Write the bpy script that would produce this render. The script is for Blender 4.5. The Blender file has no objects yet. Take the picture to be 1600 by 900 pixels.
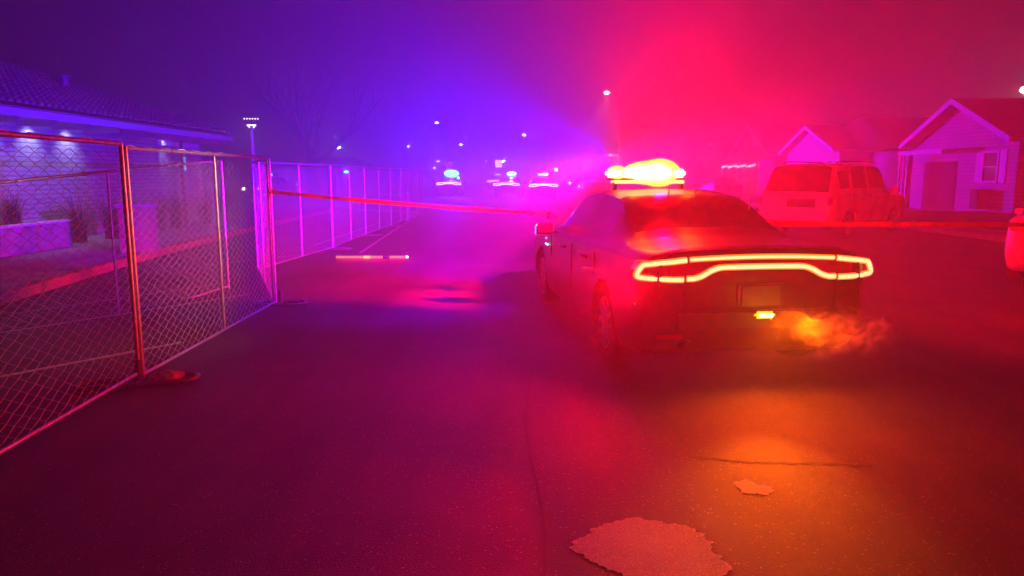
import bpy, bmesh, math, random
import numpy as np
from mathutils import Vector, Matrix
random.seed(7)
R = math.radians
C = bpy.context.scene.collection
sc = bpy.context.scene

# ------------------------------------------------------------------ camera
cam_d = bpy.data.cameras.new('camera')
cam = bpy.data.objects.new('camera', cam_d); C.objects.link(cam)
cam.location = (0, 0, 1.63)
cam.rotation_euler = (R(90 - 8.75), 0, 0)
cam_d.sensor_width = 36
cam_d.lens = 36 * 1150 / 1600
cam_d.clip_end = 1500
sc.camera = cam

# ------------------------------------------------------------------ night sky
world = bpy.data.worlds.new('World'); sc.world = world
world.use_nodes = True
wn = world.node_tree
sky = wn.nodes.new('ShaderNodeTexSky'); sky.sky_type = 'NISHITA'; sky.sun_disc = False
sky.sun_elevation = R(2.0); sky.sun_rotation = R(200)
wn.nodes['Background'].inputs['Strength'].default_value = 0.0004
wn.links.new(sky.outputs[0], wn.nodes['Background'].inputs['Color'])

sc.view_settings.view_transform = 'Standard'
sc.view_settings.look = 'None'
sc.view_settings.exposure = 0
sc.view_settings.gamma = 1
cy = sc.cycles
cy.use_denoising = True
cy.max_bounces = 6; cy.diffuse_bounces = 2; cy.glossy_bounces = 3
cy.transmission_bounces = 4; cy.volume_bounces = 1; cy.transparent_max_bounces = 12
cy.sample_clamp_indirect = 4.0
cy.volume_step_rate = 1.0

# ------------------------------------------------------------------ lamps (at lamps the place has, plus added fills)
CAR_X, CAR_Y, CAR_RZ = 1.517, 7.95, R(7.8)      # main patrol car centre and heading
def car_pt(x, y, z):
    c, s = math.cos(CAR_RZ), math.sin(CAR_RZ)
    return Vector((CAR_X + c * x - s * y, CAR_Y + s * x + c * y, z))
def lamp(name, kind, loc, power, col, radius=.05, aim=None, angle=60, blend=.5):
    l = bpy.data.lights.new(name, kind); l.energy = power; l.color = col
    if kind in ('POINT', 'SPOT'): l.shadow_soft_size = radius
    if kind == 'SPOT': l.spot_size = R(angle); l.spot_blend = blend
    if kind == 'AREA': l.shape = 'RECTANGLE'; l.size = radius; l.size_y = .05
    o = bpy.data.objects.new(name, l); C.objects.link(o); o.location = loc
    if aim is not None:
        o.rotation_euler = (Vector(aim) - Vector(loc)).to_track_quat('-Z', 'Y').to_euler()
    return o
RED = (1, 0, .004); BLUE = (.035, 0, 1); AMBER = (1, .11, 0)
# the roof bar of the near patrol car: each entry is a spot shaped to tint haze or surfaces
# (bar position x, compass bearing, elevation, beam angle, watts)
def shaped_spot(name, x, az, el, angle, power, col):
    p = car_pt(x, -.1, 1.80); a = R(az); e = R(el)
    lamp(name, 'SPOT', p, power, col, .05, p + Vector((math.sin(a) * math.cos(e), math.cos(a) * math.cos(e), math.sin(e))), angle, 1)
for x, az, el, an, w in ((.22, 30, 8, 110, 10400), (.38, 90, 8, 110, 6400), (.10, 15, 60, 120, 10500), (.10, 4, 20, 70, 20000), (.06, 180, -14, 90, 2000),
                         (-.28, -30, -28, 70, 24000), (-.28, -120, -35, 70, 620), (-.28, -112, -5, 74, 240), (-.28, -62, -12, 34, 6500), (.30, 90, -20, 80, 150)):
    shaped_spot('red_tint_spot', x, az, el, an, w, RED)
for x, az, el, an, w in ((-.55, -20, -4, 50, 36000), (-.55, -50, 0, 38, 20000), (-.55, -26, 24, 56, 3800), (-.55, -25, 35, 90, 1900), (-.55, -45, 20, 40, 14500),
                         (-.55, -60, -25, 70, 1900)):
    shaped_spot('blue_tint_spot', x, az, el, an, w, BLUE)
shaped_spot('white_fence_fill', -.45, -102, -9, 40, 560, (1, .75, .85))  # white fill added at the bar to brighten the fence mesh
for lx in (-.28, .06, .38):
    lamp('beacon_halo_lamp', 'POINT', car_pt(lx, -.1, 1.80), 5, (1, .3, 0), .05)
lamp('smoke_warm_fill', 'POINT', car_pt(.15, -2.92, .59), 6, (1, .34, 0), 0)  # unseen fill added inside the smoke to turn it orange
mk = car_pt(-1.0, -2.5, .80)         # rear left corner, origin of two added red fills for road and haze
lamp('red_road_fill', 'SPOT', mk, 270, (1, 0, .01), .02, mk + Vector((-.9, -.35, -.12)), 165, 1)
lamp('red_haze_fill', 'SPOT', mk, 740, (1, 0, .01), .02, mk + Vector((-.08, -.94, .34)), 80, 1)
lamp('tail_light_glow', 'AREA', car_pt(0, -2.62, .95), 58, (1, 0, .01), 1.7, car_pt(0, -6, .5))
lamp('amber_plate_lamp', 'SPOT', car_pt(.02, -2.68, .60), 80, AMBER, .03, car_pt(.02, -3.7, -.1), 172, .6)
lamp('amber_plate_beam', 'SPOT', car_pt(.02, -2.68, .60), 210, (1, .16, 0), .03, (1.15, 2.9, 0), 46, 1)

# ------------------------------------------------------------------ materials
MATS = {}
def mat(name, col, rough=.6, metal=0.0, noise=0.0, nscale=8.0, bump=0.0, bscale=60.0, spec=.5, emit=None, estr=0.0, trans=0.0, coat=0.0):
    if name in MATS: return MATS[name]
    m = bpy.data.materials.new(name); m.use_nodes = True
    nt = m.node_tree; b = nt.nodes['Principled BSDF']
    b.inputs['Base Color'].default_value = (*col, 1)
    b.inputs['Roughness'].default_value = rough
    b.inputs['Metallic'].default_value = metal
    b.inputs['Specular IOR Level'].default_value = spec
    b.inputs['Transmission Weight'].default_value = trans
    b.inputs['Coat Weight'].default_value = coat
    if emit:
        b.inputs['Emission Color'].default_value = (*emit, 1)
        b.inputs['Emission Strength'].default_value = estr
    if noise or bump:
        tc = nt.nodes.new('ShaderNodeTexCoord')
    if noise:
        n = nt.nodes.new('ShaderNodeTexNoise'); n.inputs['Scale'].default_value = nscale; n.inputs['Detail'].default_value = 6
        nt.links.new(tc.outputs['Object'], n.inputs['Vector'])
        r = nt.nodes.new('ShaderNodeValToRGB')
        r.color_ramp.elements[0].position = .3; r.color_ramp.elements[1].position = .7
        r.color_ramp.elements[0].color = (*[c * (1 - noise) for c in col], 1)
        r.color_ramp.elements[1].color = (*[min(1, c * (1 + noise)) for c in col], 1)
        nt.links.new(n.outputs['Fac'], r.inputs['Fac']); nt.links.new(r.outputs[0], b.inputs['Base Color'])
        mr = nt.nodes.new('ShaderNodeMapRange'); mr.inputs['To Min'].default_value = max(0, rough - .12); mr.inputs['To Max'].default_value = min(1, rough + .12)
        nt.links.new(n.outputs['Fac'], mr.inputs['Value']); nt.links.new(mr.outputs[0], b.inputs['Roughness'])
    if bump:
        n2 = nt.nodes.new('ShaderNodeTexNoise'); n2.inputs['Scale'].default_value = bscale; n2.inputs['Detail'].default_value = 4
        nt.links.new(tc.outputs['Object'], n2.inputs['Vector'])
        bp = nt.nodes.new('ShaderNodeBump'); bp.inputs['Strength'].default_value = bump; bp.inputs['Distance'].default_value = .02
        nt.links.new(n2.outputs['Fac'], bp.inputs['Height']); nt.links.new(bp.outputs[0], b.inputs['Normal'])
    if emit:
        try: m.cycles.emission_sampling = 'NONE' if name.startswith('far') else 'AUTO'
        except Exception: pass
    MATS[name] = m
    return m

def asphalt_mat(name, base, speck, glit, vs_=130):
    m = bpy.data.materials.new(name); m.use_nodes = True
    nt = m.node_tree; L = nt.links.new; N = nt.nodes.new; b = nt.nodes['Principled BSDF']
    tc = N('ShaderNodeTexCoord')
    big = N('ShaderNodeTexNoise'); big.inputs['Scale'].default_value = .7; big.inputs['Detail'].default_value = 5
    L(tc.outputs['Object'], big.inputs['Vector'])
    rb = N('ShaderNodeValToRGB'); big.inputs['Roughness'].default_value = .6
    rb.color_ramp.elements[0].position = .38; rb.color_ramp.elements[1].position = .7
    rb.color_ramp.elements[0].color = (*[c * .65 for c in base], 1); rb.color_ramp.elements[1].color = (*[c * 1.35 for c in base], 1)
    L(big.outputs['Fac'], rb.inputs['Fac'])
    st = N('ShaderNodeMapping'); st.inputs['Scale'].default_value = (1.6, .12, 1); L(tc.outputs['Object'], st.inputs['Vector'])
    s2 = N('ShaderNodeTexNoise'); s2.inputs['Scale'].default_value = 1.4; s2.inputs['Detail'].default_value = 7; L(st.outputs[0], s2.inputs['Vector'])
    s3 = N('ShaderNodeMapRange'); s3.inputs['From Min'].default_value = .35; s3.inputs['From Max'].default_value = .65; s3.inputs['To Min'].default_value = .6; s3.inputs['To Max'].default_value = 1.2; L(s2.outputs['Fac'], s3.inputs['Value'])
    mu = N('ShaderNodeMix'); mu.data_type = 'RGBA'; mu.blend_type = 'MULTIPLY'; mu.inputs[0].default_value = 1; L(rb.outputs[0], mu.inputs[6]); L(s3.outputs[0], mu.inputs[7])
    v = N('ShaderNodeTexVoronoi'); v.inputs['Scale'].default_value = vs_
    L(tc.outputs['Object'], v.inputs['Vector'])
    sep = N('ShaderNodeSeparateColor'); L(v.outputs['Color'], sep.inputs[0])
    gt = N('ShaderNodeMath'); gt.operation = 'GREATER_THAN'; gt.inputs[1].default_value = glit
    L(sep.outputs[0], gt.inputs[0])
    mix = N('ShaderNodeMix'); mix.data_type = 'RGBA'; mix.inputs[7].default_value = (*speck, 1)
    L(gt.outputs[0], mix.inputs[0]); L(mu.outputs[2], mix.inputs[6]); L(mix.outputs[2], b.inputs['Base Color'])
    fine = N('ShaderNodeTexNoise'); fine.inputs['Scale'].default_value = 160; fine.inputs['Detail'].default_value = 3
    L(tc.outputs['Object'], fine.inputs['Vector'])
    add = N('ShaderNodeMath'); add.operation = 'ADD'; L(v.outputs['Distance'], add.inputs[0]); L(fine.outputs['Fac'], add.inputs[1])
    bp = N('ShaderNodeBump'); bp.inputs['Strength'].default_value = .6; bp.inputs['Distance'].default_value = .006
    L(add.outputs[0], bp.inputs['Height']); L(bp.outputs[0], b.inputs['Normal'])
    b.inputs['Roughness'].default_value = .62
    return m

def brick_mat(name, c1, c2, mortar, sx=.40, sy=.10):
    m = bpy.data.materials.new(name); m.use_nodes = True
    nt = m.node_tree; L = nt.links.new; N = nt.nodes.new; b = nt.nodes['Principled BSDF']
    tc = N('ShaderNodeTexCoord')
    # walls stand in the yz or xz plane: use (x + y, z)
    sp = N('ShaderNodeSeparateXYZ'); L(tc.outputs['Object'], sp.inputs[0])
    ad = N('ShaderNodeMath'); ad.operation = 'ADD'; L(sp.outputs[0], ad.inputs[0]); L(sp.outputs[1], ad.inputs[1])
    cb = N('ShaderNodeCombineXYZ'); L(ad.outputs[0], cb.inputs[0]); L(sp.outputs[2], cb.inputs[1])
    br = N('ShaderNodeTexBrick'); br.inputs['Scale'].default_value = 1
    br.inputs['Brick Width'].default_value = sx; br.inputs['Row Height'].default_value = sy
    br.inputs['Mortar Size'].default_value = .012; br.inputs['Mortar Smooth'].default_value = .3
    br.inputs['Color1'].default_value = (*c1, 1); br.inputs['Color2'].default_value = (*c2, 1); br.inputs['Mortar'].default_value = (*mortar, 1)
    L(cb.outputs[0], br.inputs['Vector']); 
    n = N('ShaderNodeTexNoise'); n.inputs['Scale'].default_value = 1.3; n.inputs['Detail'].default_value = 5; L(tc.outputs['Object'], n.inputs['Vector'])
    mr = N('ShaderNodeMapRange'); mr.inputs['To Min'].default_value = .75; mr.inputs['To Max'].default_value = 1.15; L(n.outputs['Fac'], mr.inputs['Value'])
    mx = N('ShaderNodeMix'); mx.data_type = 'RGBA'; mx.blend_type = 'MULTIPLY'; mx.inputs[0].default_value = 1
    L(br.outputs['Color'], mx.inputs[6]); L(mr.outputs[0], mx.inputs[7]); L(mx.outputs[2], b.inputs['Base Color'])
    bp = N('ShaderNodeBump'); bp.inputs['Strength'].default_value = .8; bp.inputs['Distance'].default_value = .02; bp.invert = True
    L(br.outputs['Fac'], bp.inputs['Height']); L(bp.outputs[0], b.inputs['Normal'])
    b.inputs['Roughness'].default_value = .85
    return m

M_asph = asphalt_mat('asphalt', (.05, .048, .048), (.20, .19, .18), .985)
M_conc = mat('concrete', (.33, .32, .30), .85, noise=.3, nscale=3, bump=.3, bscale=40)
M_pale = asphalt_mat('pale_patch', (.66, .63, .58), (.8, .78, .74), .8, 260)
M_kerbred = mat('red_kerb_paint', (.42, .03, .025), .6, noise=.35, nscale=14, bump=.3)
M_white_paint = mat('road_paint', (.5, .5, .48), .7, noise=.45, nscale=18)
M_galv = mat('galvanised_steel', (.62, .62, .64), .38, metal=.75, noise=.2, nscale=30)
M_foot = mat('dark_steel', (.13, .13, .14), .35, metal=.5, noise=.3, nscale=20)
M_wire = mat('galvanised_wire', (.75, .75, .76), .45, metal=.35)
M_brick = brick_mat('painted_brick', (.52, .50, .47), (.44, .43, .41), (.24, .23, .22))
M_brick2 = brick_mat('house_brick', (.50, .44, .40), (.40, .35, .32), (.3, .28, .27), .24, .08)
M_siding = brick_mat('siding', (.62, .62, .60), (.60, .60, .59), (.35, .35, .34), 8.0, .16)
M_trim = mat('white_trim', (.78, .78, .77), .5, noise=.06, nscale=5)
M_wood = mat('dark_wood', (.16, .09, .05), .75, noise=.35, nscale=9)
M_soffit = mat('soffit_boards', (.30, .25, .2), .8, noise=.2, nscale=6)
M_tile = mat('clay_tile', (.30, .24, .22), .32, noise=.4, nscale=12, bump=.2)
M_shingle = mat('asphalt_shingle', (.09, .08, .075), .9, noise=.4, nscale=30, bump=.8, bscale=25)
M_dark = mat('dark_opening', (.015, .015, .017), .7)
M_glass = mat('car_glass', (.006, .007, .008), .22, spec=.5)
M_winglass = mat('house_glass', (.05, .055, .06), .08)
M_black = mat('black_paint', (.012, .012, .014), .38, coat=.15, spec=.5)
M_white_car = mat('white_car_paint', (.72, .72, .72), .28, coat=.6, noise=.04, nscale=2)
M_silver = mat('silver_car_paint', (.5, .5, .52), .35, metal=.35, coat=.6)
M_rubber = mat('tyre_rubber', (.02, .02, .02), .85, bump=.2)
M_rim = mat('alloy_rim', (.35, .35, .36), .35, metal=.9)
M_chrome = mat('chrome', (.8, .8, .82), .12, metal=1)
M_blackpl = mat('black_plastic', (.02, .02, .02), .5)
M_redlens = mat('red_lens_off', (.25, .008, .006), .15, coat=.5)
M_bluelens = mat('blue_lens_off', (.01, .02, .2), .15, coat=.5)
M_tape_dim = mat('dim_lit_tape', (.10, .06, .02), .6, noise=.4, nscale=9)  # darker copy of the tape, its weak lighting put into the colour
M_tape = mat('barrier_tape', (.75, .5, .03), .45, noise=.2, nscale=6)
M_plate = mat('plate', (.06, .06, .07), .5)
M_bark = mat('bark', (.13, .10, .08), .9, noise=.4, nscale=6, bump=.6, bscale=12)
M_leaf = mat('grassy_leaf', (.09, .11, .045), .6, noise=.35, nscale=3)
M_soil = mat('soil', (.06, .045, .03), .95, noise=.4, nscale=6, bump=.6)
M_lawn = mat('lawn_grass', (.035, .05, .02), .9, noise=.5, nscale=5, bump=1, bscale=60)
M_bag = mat('sandbag_cloth', (.42, .42, .44), .85, noise=.3, nscale=20, bump=.5, bscale=40)
M_signwhite = mat('sign_white', (.8, .8, .8), .4)
M_signdark = mat('sign_dark', (.05, .05, .09), .5)
M_pole = mat('painted_pole', (.45, .42, .4), .5, metal=.3, noise=.2)

M_darklens = mat('tinted_dark_lens', (.03, .004, .004), .25)
M_bloom = bpy.data.materials.new('bloom_shell'); M_bloom.use_nodes = True  # bloom round the roof bar, painted as emission fading at the edges
_n = M_bloom.node_tree; _b = _n.nodes['Principled BSDF']; _b.inputs['Base Color'].default_value = (.8, .1, .02, 1)
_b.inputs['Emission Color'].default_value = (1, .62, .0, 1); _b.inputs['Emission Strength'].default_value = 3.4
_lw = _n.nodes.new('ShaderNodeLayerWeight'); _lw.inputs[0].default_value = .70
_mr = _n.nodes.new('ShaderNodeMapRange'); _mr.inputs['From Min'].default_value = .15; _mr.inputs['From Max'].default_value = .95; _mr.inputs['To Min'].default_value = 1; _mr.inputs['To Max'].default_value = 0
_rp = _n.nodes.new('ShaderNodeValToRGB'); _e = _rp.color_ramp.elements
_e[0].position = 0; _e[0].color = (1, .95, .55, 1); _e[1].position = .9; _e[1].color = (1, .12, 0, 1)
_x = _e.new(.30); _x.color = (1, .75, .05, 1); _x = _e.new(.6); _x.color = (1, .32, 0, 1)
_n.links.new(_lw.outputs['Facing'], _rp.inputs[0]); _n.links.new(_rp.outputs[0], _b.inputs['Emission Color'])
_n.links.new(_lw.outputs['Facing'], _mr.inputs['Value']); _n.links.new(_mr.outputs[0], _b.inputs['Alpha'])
def emis(name, col, s):
    return mat(name, (.02, .02, .02), .4, emit=col, estr=s)
E_roof_reflection = emis('roof_reflection_glow', (1, .72, .18), 2.2)
E_cyan_glint = emis('far_cyan_glint', (.1, .85, 1), 2.5)
E_blue_glint = emis('far_blue_glint', (.25, .2, 1), 2)
E_redcore = emis('red_beacon_core', (1, .45, .3), 6)
E_tail_in = emis('tail_guide_core', (1, .80, .36), 1.25)
E_tail_out = emis('tail_guide_edge', (1, .22, .01), 1.5)
E_amber = emis('amber_core', (1, .6, .35), 3)
E_amber_out = emis('amber_edge', (1, .75, 0), 1.3)
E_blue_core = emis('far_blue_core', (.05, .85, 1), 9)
E_blue_edge = emis('far_blue_edge', (.0, .55, 1), 3)
E_white = emis('far_white_lamp', (1, 1, .92), 6)
E_white_vfar = emis('far_white_lamp_pinpoint', (1, 1, .95), 110)
E_white_far = emis('far_white_lamp_distant', (1, 1, .92), 18)
E_pinkw = emis('far_pink_lamp', (1, .6, .9), 9)
E_porch = emis('far_porch_bulb', (1, .45, .6), 5)
E_strip = emis('far_amber_strip', (1, .28, .05), 1.6)
E_strip_hot = emis('far_amber_strip_hot', (1, .5, .06), 2.2)
E_marker = emis('far_marker', (1, .5, .3), 3)
E_cyan = emis('far_cyan', (.0, .45, .8), 1.2)
E_fartail = emis('far_tail', (1, .35, .3), 7)
E_led = emis('far_led_dots', (1, .9, .7), 3)

# ------------------------------------------------------------------ mesh helpers
class MB:
    def __init__(s): s.v = []; s.f = []
    def add(s, vs, fs):
        o = len(s.v); s.v += [tuple(p) for p in vs]; s.f += [tuple(i + o for i in f) for f in fs]; return s
    def box(s, c, d, rz=0, m=None):
        hx, hy, hz = d[0] / 2, d[1] / 2, d[2] / 2
        pts = [Vector((x, y, z)) for x in (-hx, hx) for y in (-hy, hy) for z in (-hz, hz)]
        mm = Matrix.Translation(c) @ (m if m is not None else Matrix.Rotation(rz, 4, 'Z'))
        return s.add([mm @ p for p in pts], [(0, 1, 3, 2), (4, 6, 7, 5), (0, 4, 5, 1), (2, 3, 7, 6), (0, 2, 6, 4), (1, 5, 7, 3)])
    def tube(s, pts, r, n=8, cap=True):
        pts = [Vector(p) for p in pts]
        rs = r if isinstance(r, (list, tuple)) else [r] * len(pts)
        vs = []; fs = []
        a = None
        for i, p in enumerate(pts):
            d = (pts[min(i + 1, len(pts) - 1)] - pts[max(i - 1, 0)]).normalized()
            if a is None:
                a = d.orthogonal().normalized()
            else:
                a = (a - d * a.dot(d)).normalized()
            b = d.cross(a)
            for k in range(n):
                t = 2 * math.pi * k / n
                vs.append(p + (a * math.cos(t) + b * math.sin(t)) * rs[i])
        for i in range(len(pts) - 1):
            for k in range(n):
                fs.append((i * n + k, i * n + (k + 1) % n, (i + 1) * n + (k + 1) % n, (i + 1) * n + k))
        if cap:
            fs.append(tuple(reversed(range(n)))); fs.append(tuple(range((len(pts) - 1) * n, len(pts) * n)))
        return s.add(vs, fs)
    def prism(s, poly, d):      # poly: 3D points in a plane, extruded by vector d
        n = len(poly); d = Vector(d)
        vs = [Vector(p) for p in poly] + [Vector(p) + d for p in poly]
        fs = [tuple(range(n)), tuple(reversed(range(n, 2 * n)))] + [(i, i + n, (i + 1) % n + n, (i + 1) % n) for i in range(n)]
        return s.add(vs, fs)
    def ball(s, c, r, nu=10, nv=6, sq=(1, 1, 1)):
        vs = []; fs = []
        for j in range(1, nv):
            ph = math.pi * j / nv
            for i in range(nu):
                th = 2 * math.pi * i / nu
                vs.append((c[0] + r * sq[0] * math.sin(ph) * math.cos(th), c[1] + r * sq[1] * math.sin(ph) * math.sin(th), c[2] + r * sq[2] * math.cos(ph)))
        vs.append((c[0], c[1], c[2] + r * sq[2])); vs.append((c[0], c[1], c[2] - r * sq[2])); T = len(vs) - 2
        for j in range(nv - 2):
            for i in range(nu):
                fs.append((j * nu + i, (j + 1) * nu + i, (j + 1) * nu + (i + 1) % nu, j * nu + (i + 1) % nu))
        for i in range(nu):
            fs.append((T, i, (i + 1) % nu)); fs.append((T + 1, (nv - 2) * nu + (i + 1) % nu, (nv - 2) * nu + i))
        return s.add(vs, fs)
    def build(s, name, m, parent=None, smooth=None, bevel=0, kind=None, sub=0):
        me = bpy.data.meshes.new(name); me.from_pydata(s.v, [], s.f); me.validate()
        bm = bmesh.new(); bm.from_mesh(me); bmesh.ops.recalc_face_normals(bm, faces=bm.faces)
        if bevel:
            bmesh.ops.bevel(bm, geom=[e for e in bm.edges if len(e.link_faces) == 2 and e.calc_face_angle(0) > .6], offset=bevel, segments=2, affect='EDGES')
        bm.to_mesh(me); bm.free()
        me.materials.append(m)
        if smooth:
            for p in me.polygons: p.use_smooth = True
            me.set_sharp_from_angle(angle=R(smooth))
        o = bpy.data.objects.new(name, me); C.objects.link(o)
        if parent: o.parent = parent
        if kind: o['kind'] = kind
        return o
def tag(o, label, cat, group=None):
    o['label'] = label; o['category'] = cat
    if group: o['group'] = group
    return o
def thing(name, label, cat, loc=(0, 0, 0), rz=0, group=None):
    o = bpy.data.objects.new(name, None); C.objects.link(o); o.location = loc; o.rotation_euler = (0, 0, rz)
    return tag(o, label, cat, group)
def dup(root, loc, rz, label, group=None):
    def cp(o, par):
        c = o.copy(); C.objects.link(c); c.parent = par
        for ch in [x for x in sc.objects if x.parent == o and x != c]: cp(ch, c)
        return c
    r = cp(root, None); r.location = loc; r.rotation_euler = (0, 0, rz); r['label'] = label
    if group: r['group'] = group
    return r

# ------------------------------------------------------------------ ground and pavement
def sheet(name, poly, z, m, th=0):
    b = MB(); b.prism([(x, y, z - th) for x, y in poly], (0, 0, th)) if th else b.add([(x, y, z) for x, y in poly], [tuple(range(len(poly)))])
    return b.build(name, m, kind='structure')
sheet('asphalt_road', [(-320, -60), (320, -60), (320, 520), (-320, 520)], 0, M_asph)
# left walkway with its red kerb, both following the same gentle curve
kpts = [(-5.1, 1.0), (-5.75, 5.0), (-6.44, 9.1), (-6.85, 12.3), (-7.15, 15.1), (-7.5, 20), (-7.8, 28), (-8.2, 40)]
b = MB()
for (x0, y0), (x1, y1) in zip(kpts[:-1], kpts[1:]):
    b.add([(x0, y0, 0), (x1, y1, 0), (x1 - .16, y1, 0), (x0 - .16, y0, 0), (x0 - .01, y0, .14), (x1 - .01, y1, .14), (x1 - .16, y1, .145), (x0 - .16, y0, .145)],
          [(0, 1, 5, 4), (4, 5, 6, 7), (2, 3, 7, 6)])
b.build('red_kerb', M_kerbred, kind='structure')
wk = [(x - .16, y) for x, y in kpts] + [(-16, 40), (-16, 1)]
sheet('walkway', wk, .145, M_conc, .14)
# right side: kerb, footpath, lawns and driveways
sheet('footpath', [(12.0, -5), (13.4, -5), (13.4, 130), (12.0, 130)], .13, M_conc, .13)
for i, (a, c) in enumerate(((-5, 30.5), (36.5, 45), (51, 130))):
    sheet('lawn', [(13.41, a), (60, a), (60, c), (13.41, c)], .15, M_lawn, .15)
def stripe(p0, p1, w=.1, z=.004, m=M_white_paint):
    p0 = Vector((*p0, z)); p1 = Vector((*p1, z)); d = (p1 - p0).normalized(); n = Vector((-d.y, d.x, 0)) * w / 2
    return MB().add([p0 - n, p0 + n, p1 + n, p1 - n], [(0, 1, 2, 3)])
mk = MB()
for p0, p1, w in (((-5.6, 3.9), (-3.24, 7.07), .075), ((-5.5, 7.25), (-3.62, 10.01), .05), ((-5.9, 8.6), (-4.4, 11.0), .035), ((-5.6, 13.3), (-3.95, 15.6), .05),
                  ((-3.2, 15.4), (-3.9, 31), .07), ((-4.6, 17.0), (-4.5, 34), .06), ((1.5, 33), (6, 33.4), .2), ((-3.5, 40), (-.5, 40.4), .2)):
    t = stripe(p0, p1, w); mk.add(t.v, t.f)
mk.build('parking_line_markings', M_white_paint, kind='structure')

# ragged pale patches in the asphalt
def patch(name, cx, cy, rx, ry, seed, z=.004, pts=None, ragged=.18, n=260, m=M_pale, label=''):
    rnd = random.Random(seed); poly = []
    ph = [rnd.uniform(0, 6.28) for _ in range(8)]
    for k in range(n):
        t = 2 * math.pi * k / n
        r = 1 + ragged * (.5 * math.sin(2 * t + ph[0]) + .35 * math.sin(3 * t + ph[1]) + .25 * math.sin(5 * t + ph[2]) + .16 * math.sin(9 * t + ph[3]) + .1 * math.sin(17 * t + ph[4])) + rnd.uniform(-.018, .018) + .03 * math.sin(31 * t + ph[5]) * math.sin(7 * t + ph[6])
        poly.append((cx + rx * r * math.cos(t), cy + ry * r * math.sin(t)))
    o = MB().add([(x, y, z) for x, y in poly] , [tuple(range(n))]).build(name, m)
    o['kind'] = 'structure'
    return o
patch('worn_asphalt_patch', .61, 3.02, .325, .27, 5, m=M_pale)
patch('worn_asphalt_patch', 1.265, 3.665, .085, .09, 9, ragged=.35)
# faint longitudinal seam
sm_ = MB(); rnd = random.Random(8); vs = []; fs = []
for i in range(90):
    y = 2.6 + i * .09; x = .12 + .03 * math.sin(i * .21) + rnd.uniform(-.006, .006); w = .004 + .003 * abs(math.sin(i * .7))
    vs += [(x - w, y, .0032), (x + w, y, .0032)]
for i in range(89): fs.append((2*i, 2*i+1, 2*i+3, 2*i+2))
sm_.add(vs, fs).build('crack_in_road', mat('seam_tar', (.022, .022, .024), .6), kind='structure')
# crack
b = MB(); rnd = random.Random(3); px, py = 1.02, 4.10
cr = []
while px < 2.05:
    cr.append((px, py)); px += .035; py += rnd.uniform(-.018, .018) - .005
vs = []; fs = []
for i, (x, y) in enumerate(cr):
    w = .009 * (.3 + abs(math.sin(i * .9))) ; vs += [(x, y - w, .0035), (x, y + w, .0035)]
for i in range(len(cr) - 1): fs.append((2 * i, 2 * i + 1, 2 * i + 3, 2 * i + 2))
b.add(vs, fs); b.build('crack_in_road', M_dark, kind='structure')

# ------------------------------------------------------------------ haze
hz = bpy.data.materials.new('mist'); hz.use_nodes = True
nt = hz.node_tree; nt.nodes.remove(nt.nodes['Principled BSDF'])
pv = nt.nodes.new('ShaderNodeVolumePrincipled'); pv.inputs['Density'].default_value = HAZE_D if 'HAZE_D' in globals() else .019
pv.inputs['Color'].default_value = (.95, .95, .97, 1); pv.inputs['Anisotropy'].default_value = .35
nt.links.new(pv.outputs[0], nt.nodes['Material Output'].inputs['Volume'])
o = MB().box((0, 96, 6.5), (170, 228, 15.2)).build('haze', hz); o['kind'] = 'stuff'

# ------------------------------------------------------------------ chain-link fence
def chain_mesh(L, H, w=.075, r=.0028):
    vs = []; fs = []; n = int(L / w); h = w * .5; steps = int(H / h)
    for i in range(n):
        x0 = i * w
        base = len(vs)
        for k in range(steps + 1):
            x = x0 + (w * .5 if k % 2 else -w * .5) * (1 if i % 2 == 0 else -1) * .5 * 2 * .5 + w * .5
            x = x0 + w * .5 + (w * .52 if (k + i) % 2 else -w * .52)
            y = .004 * (1 if k % 2 else -1); z = .03 + k * h
            for a in range(3):
                t = 2.094 * a + .5
                vs.append((x + r * math.cos(t), y + r * math.sin(t), z))
        for k in range(steps):
            for a in range(3):
                p = base + k * 3
                fs.append((p + a, p + (a + 1) % 3, p + 3 + (a + 1) % 3, p + 3 + a))
    me = bpy.data.meshes.new('wire_mesh'); me.from_pydata(vs, [], fs); me.materials.append(M_wire)
    for p in me.polygons: p.use_smooth = True
    return me
FH = 1.83
mesh_full = chain_mesh(3.55, FH - .08)
mesh_fine = chain_mesh(3.55, FH - .08, r=.0012)
tie = None
def fence_panel(p0, p1, label, z0=(0, 0), h=FH, r=.017, fine=False):
    L = math.dist(p0, p1); rz = math.atan2(p1[1] - p0[1], p1[0] - p0[0])
    t = thing('chain_link_fence', label, 'fence', (p0[0], p0[1], 0), rz, 'chain link fence panels along the road')
    a, c = z0
    MB().tube([(0, 0, a + h), (L, 0, c + h)], r, 10).build('top_rail', M_galv, t, 40)
    MB().tube([(0, 0, a + .06), (L, 0, c + .06)], r * .8, 10).build('bottom_rail', M_galv, t, 40)
    for f_ in (0.0, .5, 1.0):
        x = L * f_; zz = a + (c - a) * f_
        MB().tube([(x, 0, zz + (.02 if f_ != .5 else .06)), (x, 0, zz + h + (.015 if f_ != .5 else 0))], r if f_ != .5 else r * .8, 10).build('post', M_galv, t, 40)
    o = bpy.data.objects.new('wire_mesh', mesh_fine if fine else mesh_full); C.objects.link(o); o.parent = t
    o.scale = (L / 3.55, 1, (h - .04) / (FH - .04)); o.location = (0, 0, a + .02)
    o.rotation_euler = (0, -math.atan2(c - a, L), 0)
    # lacing wire wound along the top rail
    n = int(L / .02); rr = r + .004
    MB().tube([(L * k / n, rr * math.cos(k * .42), a + (c - a) * k / n + h + rr * math.sin(k * .42)) for k in range(n + 1)], .003, 4).build('lacing_wire', M_wire, t)
    return t
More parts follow.
